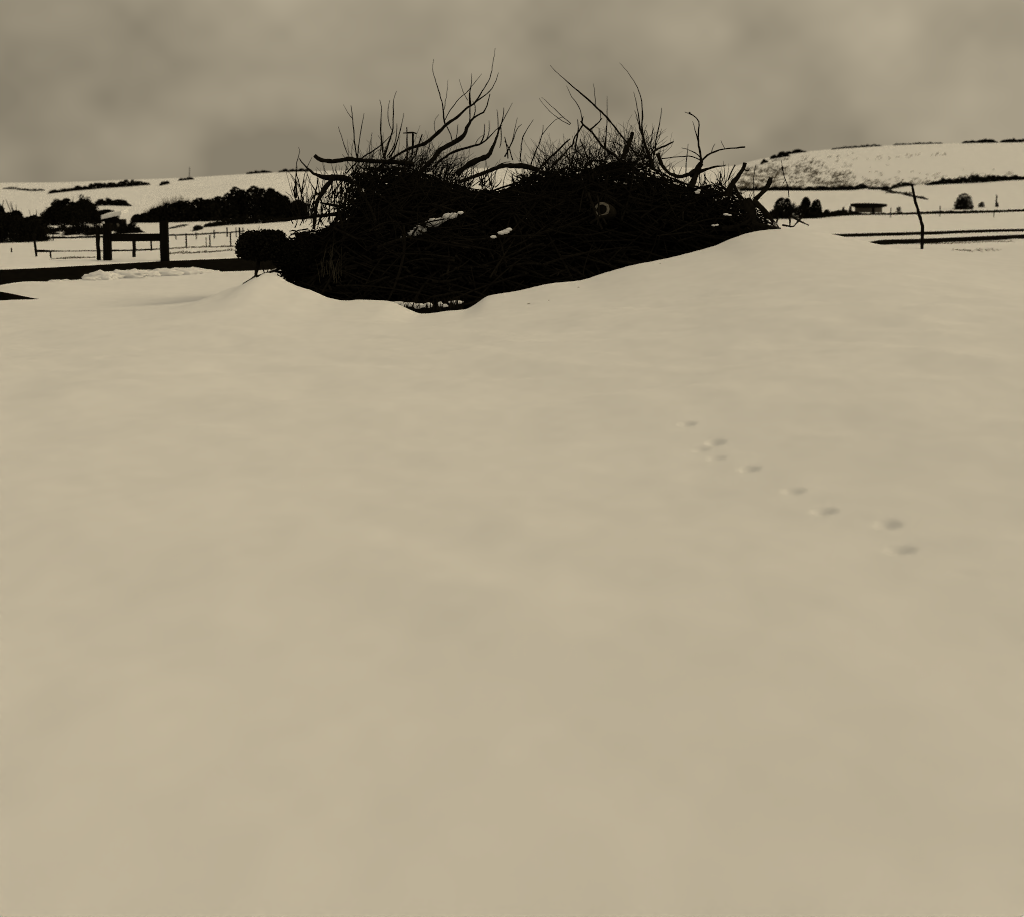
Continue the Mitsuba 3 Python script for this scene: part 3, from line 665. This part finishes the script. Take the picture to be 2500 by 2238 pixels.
# dry grass against the foot of the heap
def grass(name, label, blades, mat):
    root = numbered(name)
    parts = []
    gg = np.random.default_rng(len(used) + 3)
    for (u, v, du, l, Y, r) in blades:
        parts.append(limb([(u, v), (u + du * .4 + gg.normal(0, 1), v - l * .55), (u + du, v - l)], Y, [r, r * .8, r * .3], n=5, sides=4))
    add(root, join(parts), mat)
    tag(root, label, 'dry grass')
gg = np.random.default_rng(55)
grass('dry_grass', 'dry grass tuft catching the light low at the left of the dark heap',
      [(gg.uniform(760, 835), gg.uniform(640, 700), gg.normal(0, 9), gg.uniform(30, 75), 23.3, gg.uniform(.35, .7)) for _ in range(20)], 'straw')
grass('dry_grass', 'fringe of dead stems in the snow at the lowest point in front of the heap',
      [(gg.uniform(985, 1130), gg.uniform(752, 764), gg.normal(0, 7), gg.uniform(10, 34), 22.3 + gg.uniform(0, .4), gg.uniform(.6, 2.4)) for _ in range(130)], 'bark')
shoot('half buried stick in the snow just below the lowest point of the heap', [(1082, 779), (1100, 777), (1122, 776), (1139, 778)], 21.4, [1.2, 2, 3, 1.4], None, 'stick')
shoot('single straw poking out of the snow left of the lowest point', [(903, 743), (902, 731)], 22.1, [.8, .4], None, 'stick')

def debris():
    parts = []
    gg = np.random.default_rng(91)
    for k in range(7):
        u = gg.uniform(1190, 1720); v = np.interp(u, [c[0] for c in CREST], [c[1] for c in CREST]) + gg.uniform(8, 40)
        if u > 1330 and gg.uniform() < .6: continue
        p = ground(u, v)
        s = gg.uniform(.005, .012)
        parts.append(lump(p + [0, 0, s * .1], (s * 2.2, s * 1.4, s * .7), seed=k, sub=1, amp=.4))
    add('bark_crumbs', join(parts), 'scrub_twig')
    tag('bark_crumbs', 'scattered crumbs of bark on the snow in front of the heap', 'bark crumbs', kind='stuff')
debris()

# ------------------------------------------------------------------ bushes and trees
def crown_points(c, w, h, d, n, g, lobes=6, flat=0.35):
    """Points spread through a lumpy crown: several overlapping clumps."""
    cs = np.stack([g.uniform(-.55, .55, lobes) * w, g.uniform(-.5, .5, lobes) * d, g.uniform(-flat, .35, lobes) * h], 1)
    cs[0] = 0
    k = g.integers(0, lobes, n)
    rad = g.uniform(0.42, 0.62, lobes)[k] * np.where(k == 0, 1.5, 1)
    q = g.normal(0, 1, (n, 3)); q /= np.linalg.norm(q, axis=1, keepdims=True)
    q *= (g.uniform(0.25, 1, n) ** 0.5)[:, None] * rad[:, None]
    P = cs[k] + q * np.array([w, d, h]) * 0.78
    return P * 0.72 + c

def bush(name, label, cat, u, v_base, v_top, width, Y=None, n=700, leaf=None, group=None, trunk=0.0, seed=0, lobes=6, mat='leaf', shape=0.5):
    """A bush whose foliage reaches the ground: overlapping mounds of small leaves round a few stems."""
    g = np.random.default_rng(1000 + seed)
    p = ground(u, v_base) if Y is None else stand(u, v_base, Y)
    Y = p[1]
    base = min(p[2], at(u, v_base, Y)[2])
    h = max(at(u, v_top, Y)[2] - base, 0.3)
    w = width * px(Y) / 2
    root = numbered(name); tag(root, label, cat, group)
    cx = np.r_[0, g.uniform(-.62, .62, lobes - 1)] * w
    cy = np.r_[0, g.uniform(-.5, .5, lobes - 1)] * w
    hh = h * np.r_[1, (g.uniform(.55, .93, lobes - 1) if shape > .4 else g.uniform(.80, 1.0, lobes - 1)) * (1 - shape * .6 * (np.abs(cx[1:]) / w))]
    rr = w * np.r_[.72, g.uniform(.34, .52, lobes - 1)]
    k = g.choice(lobes, n, p=hh * rr / np.sum(hh * rr))
    ph, cz = g.uniform(0, 2 * np.pi, n), g.uniform(0, 1, n)
    rad = rr[k] * np.sqrt(np.clip(1 - cz ** 2.4, 0, 1)) * g.uniform(.15, 1, n) ** .4
    P = np.stack([p[0] + cx[k] + rad * np.cos(ph), p[1] + cy[k] + rad * np.sin(ph), base + hh[k] * (trunk + (1 - trunk) * cz)], 1)
    add(child(root, 'crown'), leaves(P, leaf or 2.0 * px(Y), g), mat)
    parts = []
    for q in range(4):
        a = g.uniform(0, 2 * np.pi)
        e = p + [w * g.uniform(-.5, .5), w * g.uniform(-.4, .4), h * g.uniform(.5, .98)]
        b = p + [0.06 * math.cos(a), 0.06 * math.sin(a), -0.1]
        parts.append(tube(spline([b, (b * .6 + e * .4) + g.normal(0, .03 * w, 3), e], 7), np.array([.03, .02, .008]) * max(h, .6), 6))
    add(child(root, 'trunk'), join(parts), 'bark')
    return root

# the round bush on the mound left of the heap
def round_bush():
    g = np.random.default_rng(303)
    root = numbered('round_bush'); tag(root, 'dense round black bush on a short trunk at the left end of the heap', 'bush')
    Y = 24.6
    c = at(641, 601, Y)
    pts = []
    for (u, v, ru, rv, n) in [(628, 601, 46, 35, 3600), (604, 608, 26, 26, 1500), (664, 598, 38, 34, 2600), (640, 588, 42, 26, 1700), (612, 590, 20, 18, 700), (672, 578, 20, 15, 700), (690, 614, 40, 26, 2200), (728, 628, 34, 34, 2200)]:
        q = g.normal(0, 1, (n, 3)); q /= np.linalg.norm(q, axis=1, keepdims=True)
        q = np.sign(q) * np.abs(q) ** .8
        q *= (g.uniform(0.2, 1.1, n) ** 0.45)[:, None]
        pts.append(at(u, v, Y) + q * np.array([ru * px(Y), 0.38, rv * px(Y)]))
    for k in range(34):
        th = g.uniform(-1.9, 1.9); u0, v0 = 636 + 44 * math.sin(th), 604 - 30 * math.cos(th)
        l = g.uniform(8, 24)
        add(child(root, 'twig'), limb([(u0, v0), (u0 + l * .5 * math.sin(th) + g.normal(0, 2), v0 - l * .5 * math.cos(th)), (u0 + l * math.sin(th) + g.normal(0, 3), v0 - l * math.cos(th))], Y + g.uniform(-.3, .3), [.9, .7, .3], n=5, sides=5), 'bark')
    add(child(root, 'crown'), leaves(np.vstack(pts), 0.026, g), 'leaf')
    foot = stand(624, 678, Y - 0.6)
    add(child(root, 'trunk'), tube(spline([foot - [0, 0, .15], at(625, 672, Y - .5), at(627, 655, Y - .3), at(632, 636, Y), at(636, 620, Y)], 12), np.array([4.5, 4, 3.6, 5, 3]) * px(Y), 8, wob=.004, seed=3), 'bark', 50)
    for pts_, r in [([(626, 664), (618, 648), (610, 634)], [1.6, 1.4, 1]), ([(646, 668), (642, 655), (640, 640)], [1.5, 1.3, 1]), ([(652, 668), (656, 656), (664, 645)], [1.2, 1, .8])]:
        add(child(root, 'twig'), limb(pts_, Y - .4, r, seed=4), 'bark', 50)
    for pts_, r in [([(626, 676), (612, 684), (596, 694)], [4, 3, 1]), ([(628, 678), (645, 668), (662, 662)], [3, 2.4, 1.6])]:
        P = [ground(u, v) + [0, 0, 0.01] for u, v in pts_]
        add(child(root, 'root'), tube(spline(P, 8), np.array(r) * px(Y), 6, wob=.005, seed=2), 'bark', 50)
round_bush()

LEFT = [  # (label, u, v_base, v_top, width, distance)
    ('black tree clump cut by the left edge of the picture', 2, 592, 500, 60, 92), ('dark bush second from the left edge, below the hill', 44, 592, 516, 80, 91), ('low dark bush third from the left edge', 88, 580, 528, 80, 90),
    ('left bush of the dark copse on the left hillside', 134, 552, 504, 64, 112), ('tallest middle bush of the dark copse on the left hillside', 166, 552, 486, 90, 114), ('right bush of the dark copse on the left hillside', 208, 548, 488, 66, 114),
    ('small bush at the lower right corner of the dark copse', 262, 536, 514, 90, 116),
    ('first low bush of the long thicket, nearest the gate', 356, 548, 522, 70, 112), ('second bush of the long thicket, behind the right gate post', 398, 546, 504, 90, 113), ('third bush of the long thicket', 442, 541, 492, 96, 114), ('fourth bush of the long thicket', 490, 537, 485, 100, 116),
    ('fifth bush of the long thicket, below its high shoulder', 536, 532, 481, 90, 118), ('left of the tall bushes in the long thicket', 576, 528, 458, 84, 122), ('middle of the tall bushes in the long thicket', 622, 526, 456, 96, 122), ('right of the tall bushes in the long thicket', 662, 525, 461, 74, 122),
    ('stepped down bush right of the tall ones in the long thicket', 694, 524, 478, 50, 122), ('flat topped last bush of the long thicket beside the heap', 728, 524, 489, 76, 122)]
for k, (lab, u, vb, vt, w, Y) in enumerate(LEFT):
    bush('dark_bush', lab, 'bush', u, vb, vt, w, Y, n=3000, leaf=0.12, seed=k, lobes=9, shape=.2)

def hedge(label, line, height_px, Y=None, cat='hedge', n=None, leaf=None, name='hedge', mat='leaf', gap=0.0, seed=0, jag=0.35, lift=0.0):
    """A hedge following the land along photograph points; height in those pixels."""
    g = np.random.default_rng(2000 + seed)
    line = np.asarray(line, float)
    L = np.sum(np.linalg.norm(np.diff(line, axis=0), axis=1))
    m = max(6, int(L / 4))
    s = np.linspace(0, 1, m); sl = np.r_[0, np.cumsum(np.linalg.norm(np.diff(line, axis=0), axis=1))] / L
    U, V = np.interp(s, sl, line[:, 0]), np.interp(s, sl, line[:, 1])
    base = np.array([ground(u, v) if Y is None else stand(u, v, Y) for u, v in zip(U, V)])
    base[:, 1] = np.convolve(np.pad(base[:, 1], 2, mode='edge'), np.ones(5) / 5, 'valid')
    base[:, 2] = land(base[:, 0], base[:, 1])
    n = int(L * float(np.mean(height_px)) * 2.4 * (n or 1))
    q = g.uniform(0, 1, n)
    P = np.stack([np.interp(q, s, base[:, k]) for k in range(3)], 1)
    pxs = px(P[:, 1])
    hh = height_px if np.isscalar(height_px) else np.interp(q, np.linspace(0, 1, len(height_px)), height_px)
    lumps = np.clip(1 + jag * 4 * (meshkit.fbm(np.stack([q * L / 8, 0 * q + seed, 0 * q], -1), 3, seed=seed) - .5), .15, 2) * np.clip(np.minimum(q, 1 - q) * L / 14, 0, 1) ** .5
    P[:, 2] += g.uniform(0, 1, n) ** .8 * hh * pxs * lumps + lift
    P[:, 1] += g.normal(0, 1, n) * 0.4
    key = numbered(name)
    add(key, leaves(P, leaf or 2.0 * float(px(np.mean(P[:, 1]))), g), mat)
    tag(key, label, cat)

hedge('dark hedge below the tall bushes of the long thicket', [(500, 556), (560, 550), (640, 546), (700, 542)], [8, 16, 18, 14], seed=1)
hedge('narrow hedge running right from the dark copse up the left hillside', [(232, 504), (270, 502), (318, 504)], [15, 14, 10], seed=2)
hedge('long dark hedge rising along the left skyline', [(118, 474), (180, 467), (250, 461), (320, 456), (366, 452)], [5, 8, 11, 12, 8], seed=3)
hedge('short dark hedge on the left skyline right of the long one', [(388, 455), (416, 449)], 9, seed=4)
hedge('ragged hedge on the left skyline beside the thin pole', [(436, 442), (474, 439)], 6, seed=5)
hedge('broken line of scrub low on the left skyline', [(12, 462), (40, 464), (80, 468), (110, 466)], 5, seed=6, n=.4)
hedge('dark hedge along the skyline left of the heap', [(602, 426), (664, 422)], 5, seed=7)
hedge('dark hedge on the skyline where the heap begins', [(680, 421), (760, 419)], 6, seed=8)
hedge('dark hedge on the edge of the right hill where it steps down', [(1858, 402), (1874, 396)], 10, seed=9)
hedge('dark hedge slanting up the left shoulder of the right hill', [(1880, 389), (1926, 382)], 9, seed=10)
hedge('dark hedge along the top of the right hill after the shoulder', [(1908, 379), (1968, 370.5)], 6, seed=11)
hedge('patchy hedge on the right skyline above the pale scrub', [(2030, 366), (2080, 361), (2150, 357)], 4, seed=12, n=.45)
hedge('thin patchy hedge on the right skyline above the leaning post', [(2180, 355.5), (2300, 350)], 3, seed=13, n=.45)
hedge('thick dark hedge along the far right skyline', [(2350, 350.5), (2400, 349), (2434, 348.6)], 6, seed=14)
hedge('last dark piece of hedge on the skyline at the right edge', [(2442, 348.6), (2540, 347)], 6, seed=15)
hedge('long dark hedge along the foot of the scrubby right hill', [(1806, 467), (1900, 466), (2000, 466), (2080, 465), (2120, 460)], [7, 8, 7, 8, 12], seed=16)
hedge('dark hedge spur behind the leaning post', [(2120, 463), (2170, 464), (2205, 456), (2232, 453)], [6, 5, 8, 6], seed=17)
hedge('thin hedge line slanting down the snow behind the leaning post', [(2150, 465), (2190, 473), (2230, 482), (2264, 488)], [5, 4, 4, 3], seed=18)
hedge('thick dark hedge at the foot of the hill right of the leaning post', [(2262, 453), (2330, 449), (2400, 446), (2462, 441), (2540, 438)], [6, 13, 13, 9, 9], seed=19)
hedge('low tapering hedge right of the two oval bushes', [(1872, 536), (1940, 535), (2000, 533), (2060, 527), (2096, 525)], [18, 26, 22, 13, 7], seed=20)

hedge('dense dark undergrowth at the left edge below the tree clump', [(-30, 593), (40, 592), (112, 589)], [62, 52, 30], seed=51)
hedge('dense dark undergrowth along the foot of the copse on the left hillside', [(98, 552), (170, 551), (246, 547)], [26, 52, 38], seed=52)
hedge('long ragged hedge between the copse and the low wall of the left field', [(60, 571), (150, 567), (250, 563), (300, 567)], 9, jag=.8, seed=53)
for k, (lab, line) in enumerate([('upper line of dead grass in the snow right of the gate', [(412, 607), (490, 606), (572, 604)]), ('lower line of dead grass in the snow right of the gate', [(412, 619), (500, 617), (576, 613)]),
                                 ('line of dead grass left of the gate in the snow', [(130, 632), (180, 631), (232, 630)]), ('upper faint line of dead grass beside the crooked post', [(2262, 596), (2360, 594), (2470, 590)]),
                                 ('lower faint line of dead grass right of the crooked post', [(2320, 613), (2380, 612), (2425, 609)])]):
    hedge(lab, line, 2.6 if k < 3 else 1.5, cat='dead grass', name='dead_grass', mat='scrub_twig', n=.5, jag=.7, seed=60 + k)
hedge('dark hedge strip at the far left under the hill, above the low wall', [(48, 574), (90, 572), (140, 573)], [4, 8, 5], seed=31)
hedge('dark block of hedge left of the thin post by the gate', [(160, 576), (190, 574), (218, 574)], [20, 26, 14], seed=32)
hedge('dark hedge between the thin post and the left gate post', [(214, 576), (236, 575), (252, 574)], [14, 22, 20], seed=33)
hedge('dark ragged hedge seen through the gate above its plank', [(286, 572), (310, 571), (345, 569)], [30, 26, 10], seed=34)
hedge('thin hedge right of the gate below the long thicket', [(412, 560), (440, 556), (462, 550)], [4, 5, 3], seed=35, n=.5)
hedge('stub of hedge in the snow right of the gate', [(470, 566), (496, 560)], [10, 12], seed=36)
bush('dark_bush', 'left of the two oval dark bushes beyond the right end of the heap', 'bush', 1906, 533, 484, 60, n=2600, seed=41, lobes=4, shape=0)
bush('dark_bush', 'larger leaning oval bush beyond the right end of the heap', 'bush', 1966, 533, 482, 44, n=2600, seed=42, lobes=4, shape=0)
bush('dark_bush', 'right hand smaller oval bush beyond the right end of the heap', 'bush', 1994, 533, 488, 36, n=2000, seed=43, lobes=4, shape=0)
bush('fir_tree', 'small pointed conifer on the low hedge left of the flat shelter, first', 'tree', 2058, 526, 506, 9, n=160, shape=1, seed=44, lobes=3)
bush('fir_tree', 'small pointed conifer on the low hedge left of the flat shelter, second', 'tree', 2075, 525, 503, 11, n=180, shape=1, seed=45, lobes=3)
bush('dark_bush', 'round dark bush with a pale gap, alone in the right hand field', 'bush', 2353, 512, 473, 64, n=2200, seed=46, lobes=7)
bush('dark_bush', 'small low bush just right of the round lone bush', 'bush', 2396, 507, 494, 24, n=160, seed=47, lobes=4)
bush('dark_bush', 'tiny bush at the foot of the post by the right edge', 'bush', 2434, 506, 495, 12, n=80, seed=48, lobes=3)
bush('dark_bush', 'little dark bush above the low wall right of the shelter', 'bush', 2194, 521, 506, 20, n=90, seed=49, lobes=4)

# pale bare scrub: the hazy thicket top on the left hill, and the scrub on the right hill
def scrub():
    g = np.random.default_rng(606)
    parts = []
    k = 0
    while k < 4200:
        u = g.uniform(1800, 2480) if k % 2 else g.uniform(1800, 2080)
        t = g.uniform() ** 1.5
        vt = np.interp(u, [a for a, b in RIDGE], [b for a, b in RIDGE]) + 10
        vb = np.interp(u, [1800, 2100, 2260, 2480], [464, 462, 452, 440])
        v = vb + (vt - vb) * t
        reach = np.interp(u, [1800, 1900, 2050, 2150, 2300, 2480], [1.1, .95, .5, .28, .2, .2])
        keep = math.exp(-(t / reach) ** 2) + (0.35 if 2080 < u < 2340 and abs(t - .78) < .05 else 0)
        k += 1
        if g.uniform() > keep * (0.15 + 1.4 * float(smooth(.40, .68, meshkit.fbm(np.array([u / 14, v / 7, 0.]), 3, seed=4)))):
            continue
        p = ground(u, v)
        h = g.uniform(3, 8) * px(p[1])
        for q in range(2):
            a = p + [g.normal(0, .25), g.normal(0, .3), -.02]
            e = a + [g.normal(0.7, .5) * h, g.normal(0, .2), h * g.uniform(.5, 1)]
            parts.append(tube(np.stack([a, (a + e) / 2 + [.05 * h, 0, .05 * h], e]), np.array([1.0, .8, .3]) * 0.6 * px(p[1]), 4))
    add('scrub', join(parts), 'scrub_twig')
    tag('scrub', 'sparse bare scrub dotting the snowy right hillside', 'scrub', kind='stuff')
    parts = []
    for k in range(420):
        u = g.uniform(350, 470)
        vb = np.interp(u, [345, 400, 450, 470], [522, 506, 494, 490])
        p = stand(u, vb, g.uniform(116, 122))
        p[2] = at(u, vb + 10, p[1])[2]
        h = g.uniform(8, 32) * px(p[1]) * np.interp(u, [350, 400, 440, 470], [.5, 1, 1, .5])
        e = p + [g.normal(0, .25) * h, 0, h]
        parts.append(tube(np.stack([p, (p + e) / 2 + [g.normal(0, .06) * h, 0, 0], e]), np.array([1.0, .7, .25]) * .45 * px(p[1]), 4))
    add('bare_saplings', join(parts), 'scrub_twig')
    tag('bare_saplings', 'haze of bare thin saplings along the top of the long thicket', 'saplings', kind='stuff')
scrub()

# ------------------------------------------------------------------ gate, posts, walls, sheds
def post_mesh(u0, v0, u1, v1, w, Y, seed, depth=None):
    """A squared, worn post from its foot (u0, v0) to its top (u1, v1)."""
    foot, top = at(u0, v0, Y), at(u1, v1, Y)
    foot = foot.copy(); foot[2] = min(foot[2], float(land(foot[0], foot[1]))) - 0.15
    g = np.random.default_rng(seed)
    n = 7
    P = np.linspace(foot, top, n)
    P[1:-1, 0] += g.normal(0, .04 * w * px(Y), n - 2)
    R = w / 2 * px(Y) * 1.2 * g.uniform(.92, 1.06, n)
    return tube(P, R, 6)

gate_Y = float(ground(262, 636)[1])
root = numbered('gate'); tag(root, 'plank barred gate frame of two thick posts standing in the left field', 'gate')
def plank(u0, v0, u1, v1, h, Y, d, seed):
    a, b = at(u0, v0, Y), at(u1, v1, Y)
    m = trimesh.creation.box(extents=(np.linalg.norm(b - a), d, h * px(Y))).subdivide().subdivide()
    v = np.array(m.vertices) + 0.006 * (meshkit.fbm(np.array(m.vertices) * 9, 2, seed=seed)[:, None] - .5) * [0, 1, 3]
    ang = math.atan2(b[2] - a[2], b[0] - a[0])
    c, s = math.cos(ang), math.sin(ang)
    v = v @ np.array([[c, 0, s], [0, 1, 0], [-s, 0, c]])
    return v + (a + b) / 2, np.array(m.faces)
def square_post(u, v0, v1, w, Y, seed, lean=0.0):
    f, t = at(u, v0, Y), at(u + lean, v1, Y)
    f = f.copy(); f[2] = float(land(f[0], f[1])) - 0.2
    hgt = t[2] - f[2]
    m = trimesh.creation.box(extents=(w * px(Y), w * px(Y), hgt)).subdivide().subdivide().subdivide()
    v = np.array(m.vertices)
    nn = meshkit.fbm(v * [7, 7, 3] + seed, 3, seed=seed) - .5
    v[:, :2] *= (1 + .14 * nn)[:, None]
    v[:, 2] += np.where(v[:, 2] > hgt * .49, .05 * nn, 0)
    v[:, 0] += (v[:, 2] / hgt + .5) * (t[0] - f[0])
    return v + [f[0], f[1], f[2] + hgt / 2], np.array(m.faces)
add(child(root, 'post'), square_post(262.5, 636, 547, 17, gate_Y, 3, -1), 'old_wood')
add(child(root, 'post'), square_post(402.5, 637, 540, 18, gate_Y, 4, -2.5), 'old_wood')
add(child(root, 'plank'), plank(268, 581, 396, 580, 18, gate_Y - 0.02, 0.07, 5), 'old_wood')
labels[root + '__plank'] = {'label': 'broad level plank across the gate posts'}

root = numbered('fence_post'); tag(root, 'thin post close against the left side of the gate frame', 'fence post')
add(root, post_mesh(241, 636, 238, 551, 9, gate_Y, 6), 'old_wood')
def fpost(label, u0, v0, u1, v1, w, Y=None, group=None, seed=0):
    Y = Y or float(ground(u0, v0)[1])
    key = numbered('fence_post')
    add(key, post_mesh(u0, v0, u1, v1, w, Y, 30 + seed), 'old_wood')
    tag(key, label, 'fence post', group)
fpost('leaning fence post in the left field, left of the gate', 90, 627, 82.5, 572, 5, seed=1)
fpost('short stump-like post in the snow between the leaning post and the gate', 125, 630, 122.5, 614, 3.4, seed=2)
fpost('small post far left in the snow of the left field', 28.5, 617, 28, 606, 3, seed=3)
fpost('post seen through the gate frame under its plank, left of middle', 327, 626, 327, 572, 7.5, seed=4)
fpost('thin post seen through the gate frame under its plank, right of middle', 370, 612, 368, 576, 3.6, seed=5)
for k, (u0, v0, u1, v1, w) in enumerate([(455.5, 605, 454, 570, 3.6), (504, 605, 503, 580, 2), (513, 604.5, 512, 575, 3.2), (563.5, 602, 562.5, 567, 3.2), (586, 598, 584.5, 556, 4)]):
    fpost(['first post right of the gate in the fence across the left field', 'thin stake just left of the third fence post right of the gate', 'third fence post right of the gate', 'fourth fence post right of the gate', 'fence post half hidden by the round bush'][k], u0, v0, u1, v1, w, seed=10 + k)
for k, (u0, v0, u1, v1, w) in enumerate([(70, 592, 69, 578, 3), (102, 590, 101, 576, 3), (130, 588, 129, 572, 2.4), (431, 587, 428.5, 573, 2.6), (480, 585, 478, 568, 2.6), (523.5, 583, 522.5, 562, 3.4), (555, 579, 554, 556, 3.4), (577, 580, 576, 556, 2.4), (594, 578, 593, 556, 2.4)]):
    fpost(['first', 'second', 'third', 'fourth', 'fifth', 'sixth', 'seventh', 'eighth', 'last'][k] + ' from the left of the small far posts along the left field wall', u0, v0, u1, v1, w, group='far posts along the left field wall', seed=20 + k)
for k, (u0, v0, u1, v1, w) in enumerate([(2174, 532, 2175, 508, 2), (2294, 529, 2295.5, 503, 2), (2426, 532, 2427, 515, 1.8)]):
    fpost(['left', 'middle', 'right'][k] + ' one of three thin stakes along the low wall in the right field', u0, v0, u1, v1, w, group='far stakes along the right field wall', seed=40 + k)
fpost('pointed post standing alone in the snow near the right edge', 2431.5, 505, 2433.5, 477, 3, seed=45)
fpost('tiny pole on the left skyline', 462, 433, 463, 409, 1.6, Y=346.0, seed=46)

# crooked post on the right drift
root = numbered('crooked_post'); tag(root, 'crooked bare wooden post leaning left on the right hand snow drift', 'post')
Yp = 23.7
P = [at(2250.5, 606, Yp) - [0, 0, .2], at(2250.5, 606, Yp), at(2251.5, 580, Yp), at(2251.5, 552, Yp), at(2248, 538, Yp), at(2240, 512, Yp), at(2234, 490, Yp), at(2229, 465, Yp), at(2226, 451, Yp)]
add(root, tube(spline(P, 30), np.array([3.8, 3.8, 3.7, 3.7, 3.8, 3.6, 3.2, 3, 2.6]) * px(Yp), 8, wob=.002, seed=8), 'old_wood', 50)

def low_wall(label, line, h_px, seed, thick=0.35):
    g = np.random.default_rng(3000 + seed)
    line = np.asarray(line, float)
    L = np.sum(np.linalg.norm(np.diff(line, axis=0), axis=1)); m = int(L / 3)
    s = np.linspace(0, 1, m); sl = np.r_[0, np.cumsum(np.linalg.norm(np.diff(line, axis=0), axis=1))] / L
    U, V = np.interp(s, sl, line[:, 0]), np.interp(s, sl, line[:, 1])
    B = np.array([ground(u, v) for u, v in zip(U, V)])
    B[:, 1] = np.convolve(np.pad(B[:, 1], 6, mode='edge'), np.ones(13) / 13, 'valid')
    B[:, 2] = land(B[:, 0], B[:, 1])
    h = np.asarray(h_px if np.isscalar(h_px) else np.interp(s, np.linspace(0, 1, len(h_px)), h_px)) * px(B[:, 1])
    top = h * g.uniform(.7, 1.15, m)
    z0 = np.array([0, 0, 1.0])
    V4 = np.stack([B - z0 * .3 - [0, thick / 2, 0], B + z0 * top[:, None] - [0, thick / 2 - .05, 0], B + z0 * (top * g.uniform(.85, 1.0, m))[:, None] + [0, thick / 2, 0], B - z0 * .3 + [0, thick / 2, 0]], 1)
    i, j = np.meshgrid(np.arange(m - 1), np.arange(4), indexing='ij')
    q = np.stack([i * 4 + j, i * 4 + (j + 1) % 4, (i + 1) * 4 + (j + 1) % 4, (i + 1) * 4 + j], -1).reshape(-1, 4)
    key = numbered('low_wall')
    add(key, (V4.reshape(-1, 3), q), 'soil')
    tag(key, label, 'wall')
low_wall('low dark stone wall along the back of the left field', [(20, 589), (100, 584), (180, 582), (240, 581), (420, 576), (500, 574), (560, 570), (600, 566)], [4, 5, 5, 5, 5, 4, 4, 3], 1)
low_wall('faint low wall crossing the left field behind the gate', [(88, 616), (118, 616), (180, 615), (245, 613), (330, 611), (420, 608)], [6, 2, 2, 4, 4, 1.5], 2)
low_wall('long low dark wall running level across the right hand field', [(2020, 528), (2100, 526), (2200, 525), (2300, 523), (2350, 522), (2400, 521), (2470, 518), (2560, 516)], [7, 5, 5.5, 6, 8, 6, 6, 6], 3)

# ploughed-up dark streaks low beyond the right drift
def hut():
    root = numbered('field_hut'); tag(root, 'small hut with a snow covered sloping roof behind the left gate post', 'hut')
    Y = 88.0
    c = stand(277, 572, Y); k = px(Y)
    w, d, h = 40 * k, 1.2, 27 * k
    walls = []
    z = c[2]
    walls.append(box((c[0], Y + d / 2, z + h / 2 - .1), (w, d, h + .2)))
    add(child(root, 'wall'), join(walls), 'old_wood')
    v = np.array([[c[0] - w * .62, Y - .25, z + h - .01], [c[0] + w * .6, Y - .25, z + h + 10 * k], [c[0] + w * .6, Y + d + .2, z + h + 16 * k], [c[0] - w * .62, Y + d + .2, z + h + 6 * k]])
    v2 = v + [0, 0, 9 * k]
    f = np.array([[0, 1, 5, 4], [1, 2, 6, 5], [2, 3, 7, 6], [3, 0, 4, 7], [4, 5, 6, 7], [3, 2, 1, 0]])
    add(child(root, 'roof'), (np.vstack([v, v2]), f), 'snow_plain')
    for q, du in enumerate((-6, 12)):
        p = at(277 + du, 563, Y - .03)
        add(child(root, 'window'), box((p[0], Y - .03, z + h * .45), (6 * k, .04, 9 * k)), 'cut_wood')
hut()

def shelter():
    root = numbered('field_shelter'); tag(root, 'flat roofed open shelter on one stout post in the right field', 'shelter')
    c = ground(2131, 525); Y = c[1]; k = px(Y)
    a, b = at(2083, 503, Y), at(2160, 503, Y)
    n = 13
    S = np.linspace(0, 1, n)
    V = []
    for t in S:
        x = a[0] + (b[0] - a[0]) * t
        th = (0.25 + 0.75 * math.sin(math.pi * min(max(t * .96 + .02, 0), 1)) ** .5)
        zt = at(2120, 497.5, Y)[2] - (1 - th) * 3 * k
        zb = zt - 11 * k * th
        V += [[x, Y - .9, zb], [x, Y - .9, zt], [x, Y + 1.1, zt + .05], [x, Y + 1.1, zb]]
    i, j = np.meshgrid(np.arange(n - 1), np.arange(4), indexing='ij')
    q = np.stack([i * 4 + j, i * 4 + (j + 1) % 4, (i + 1) * 4 + (j + 1) % 4, (i + 1) * 4 + j], -1).reshape(-1, 4)
    q = np.vstack([q, [[0, 1, 2, 3]], [[4 * n - 1, 4 * n - 2, 4 * n - 3, 4 * n - 4]]])
    add(child(root, 'roof'), (np.array(V), q), 'old_wood')
    add(child(root, 'post'), post_mesh(2132, 525, 2131, 504, 5, Y - .3, 71), 'old_wood')
    m = (at(2120, 515, Y + 1.0))
    add(child(root, 'back_wall'), box((m[0], Y + 1.0, at(2120, 513, Y + 1.0)[2]), (66 * k, .08, 13 * k)), 'pale_board')
shelter()
print('entries', len(scene))
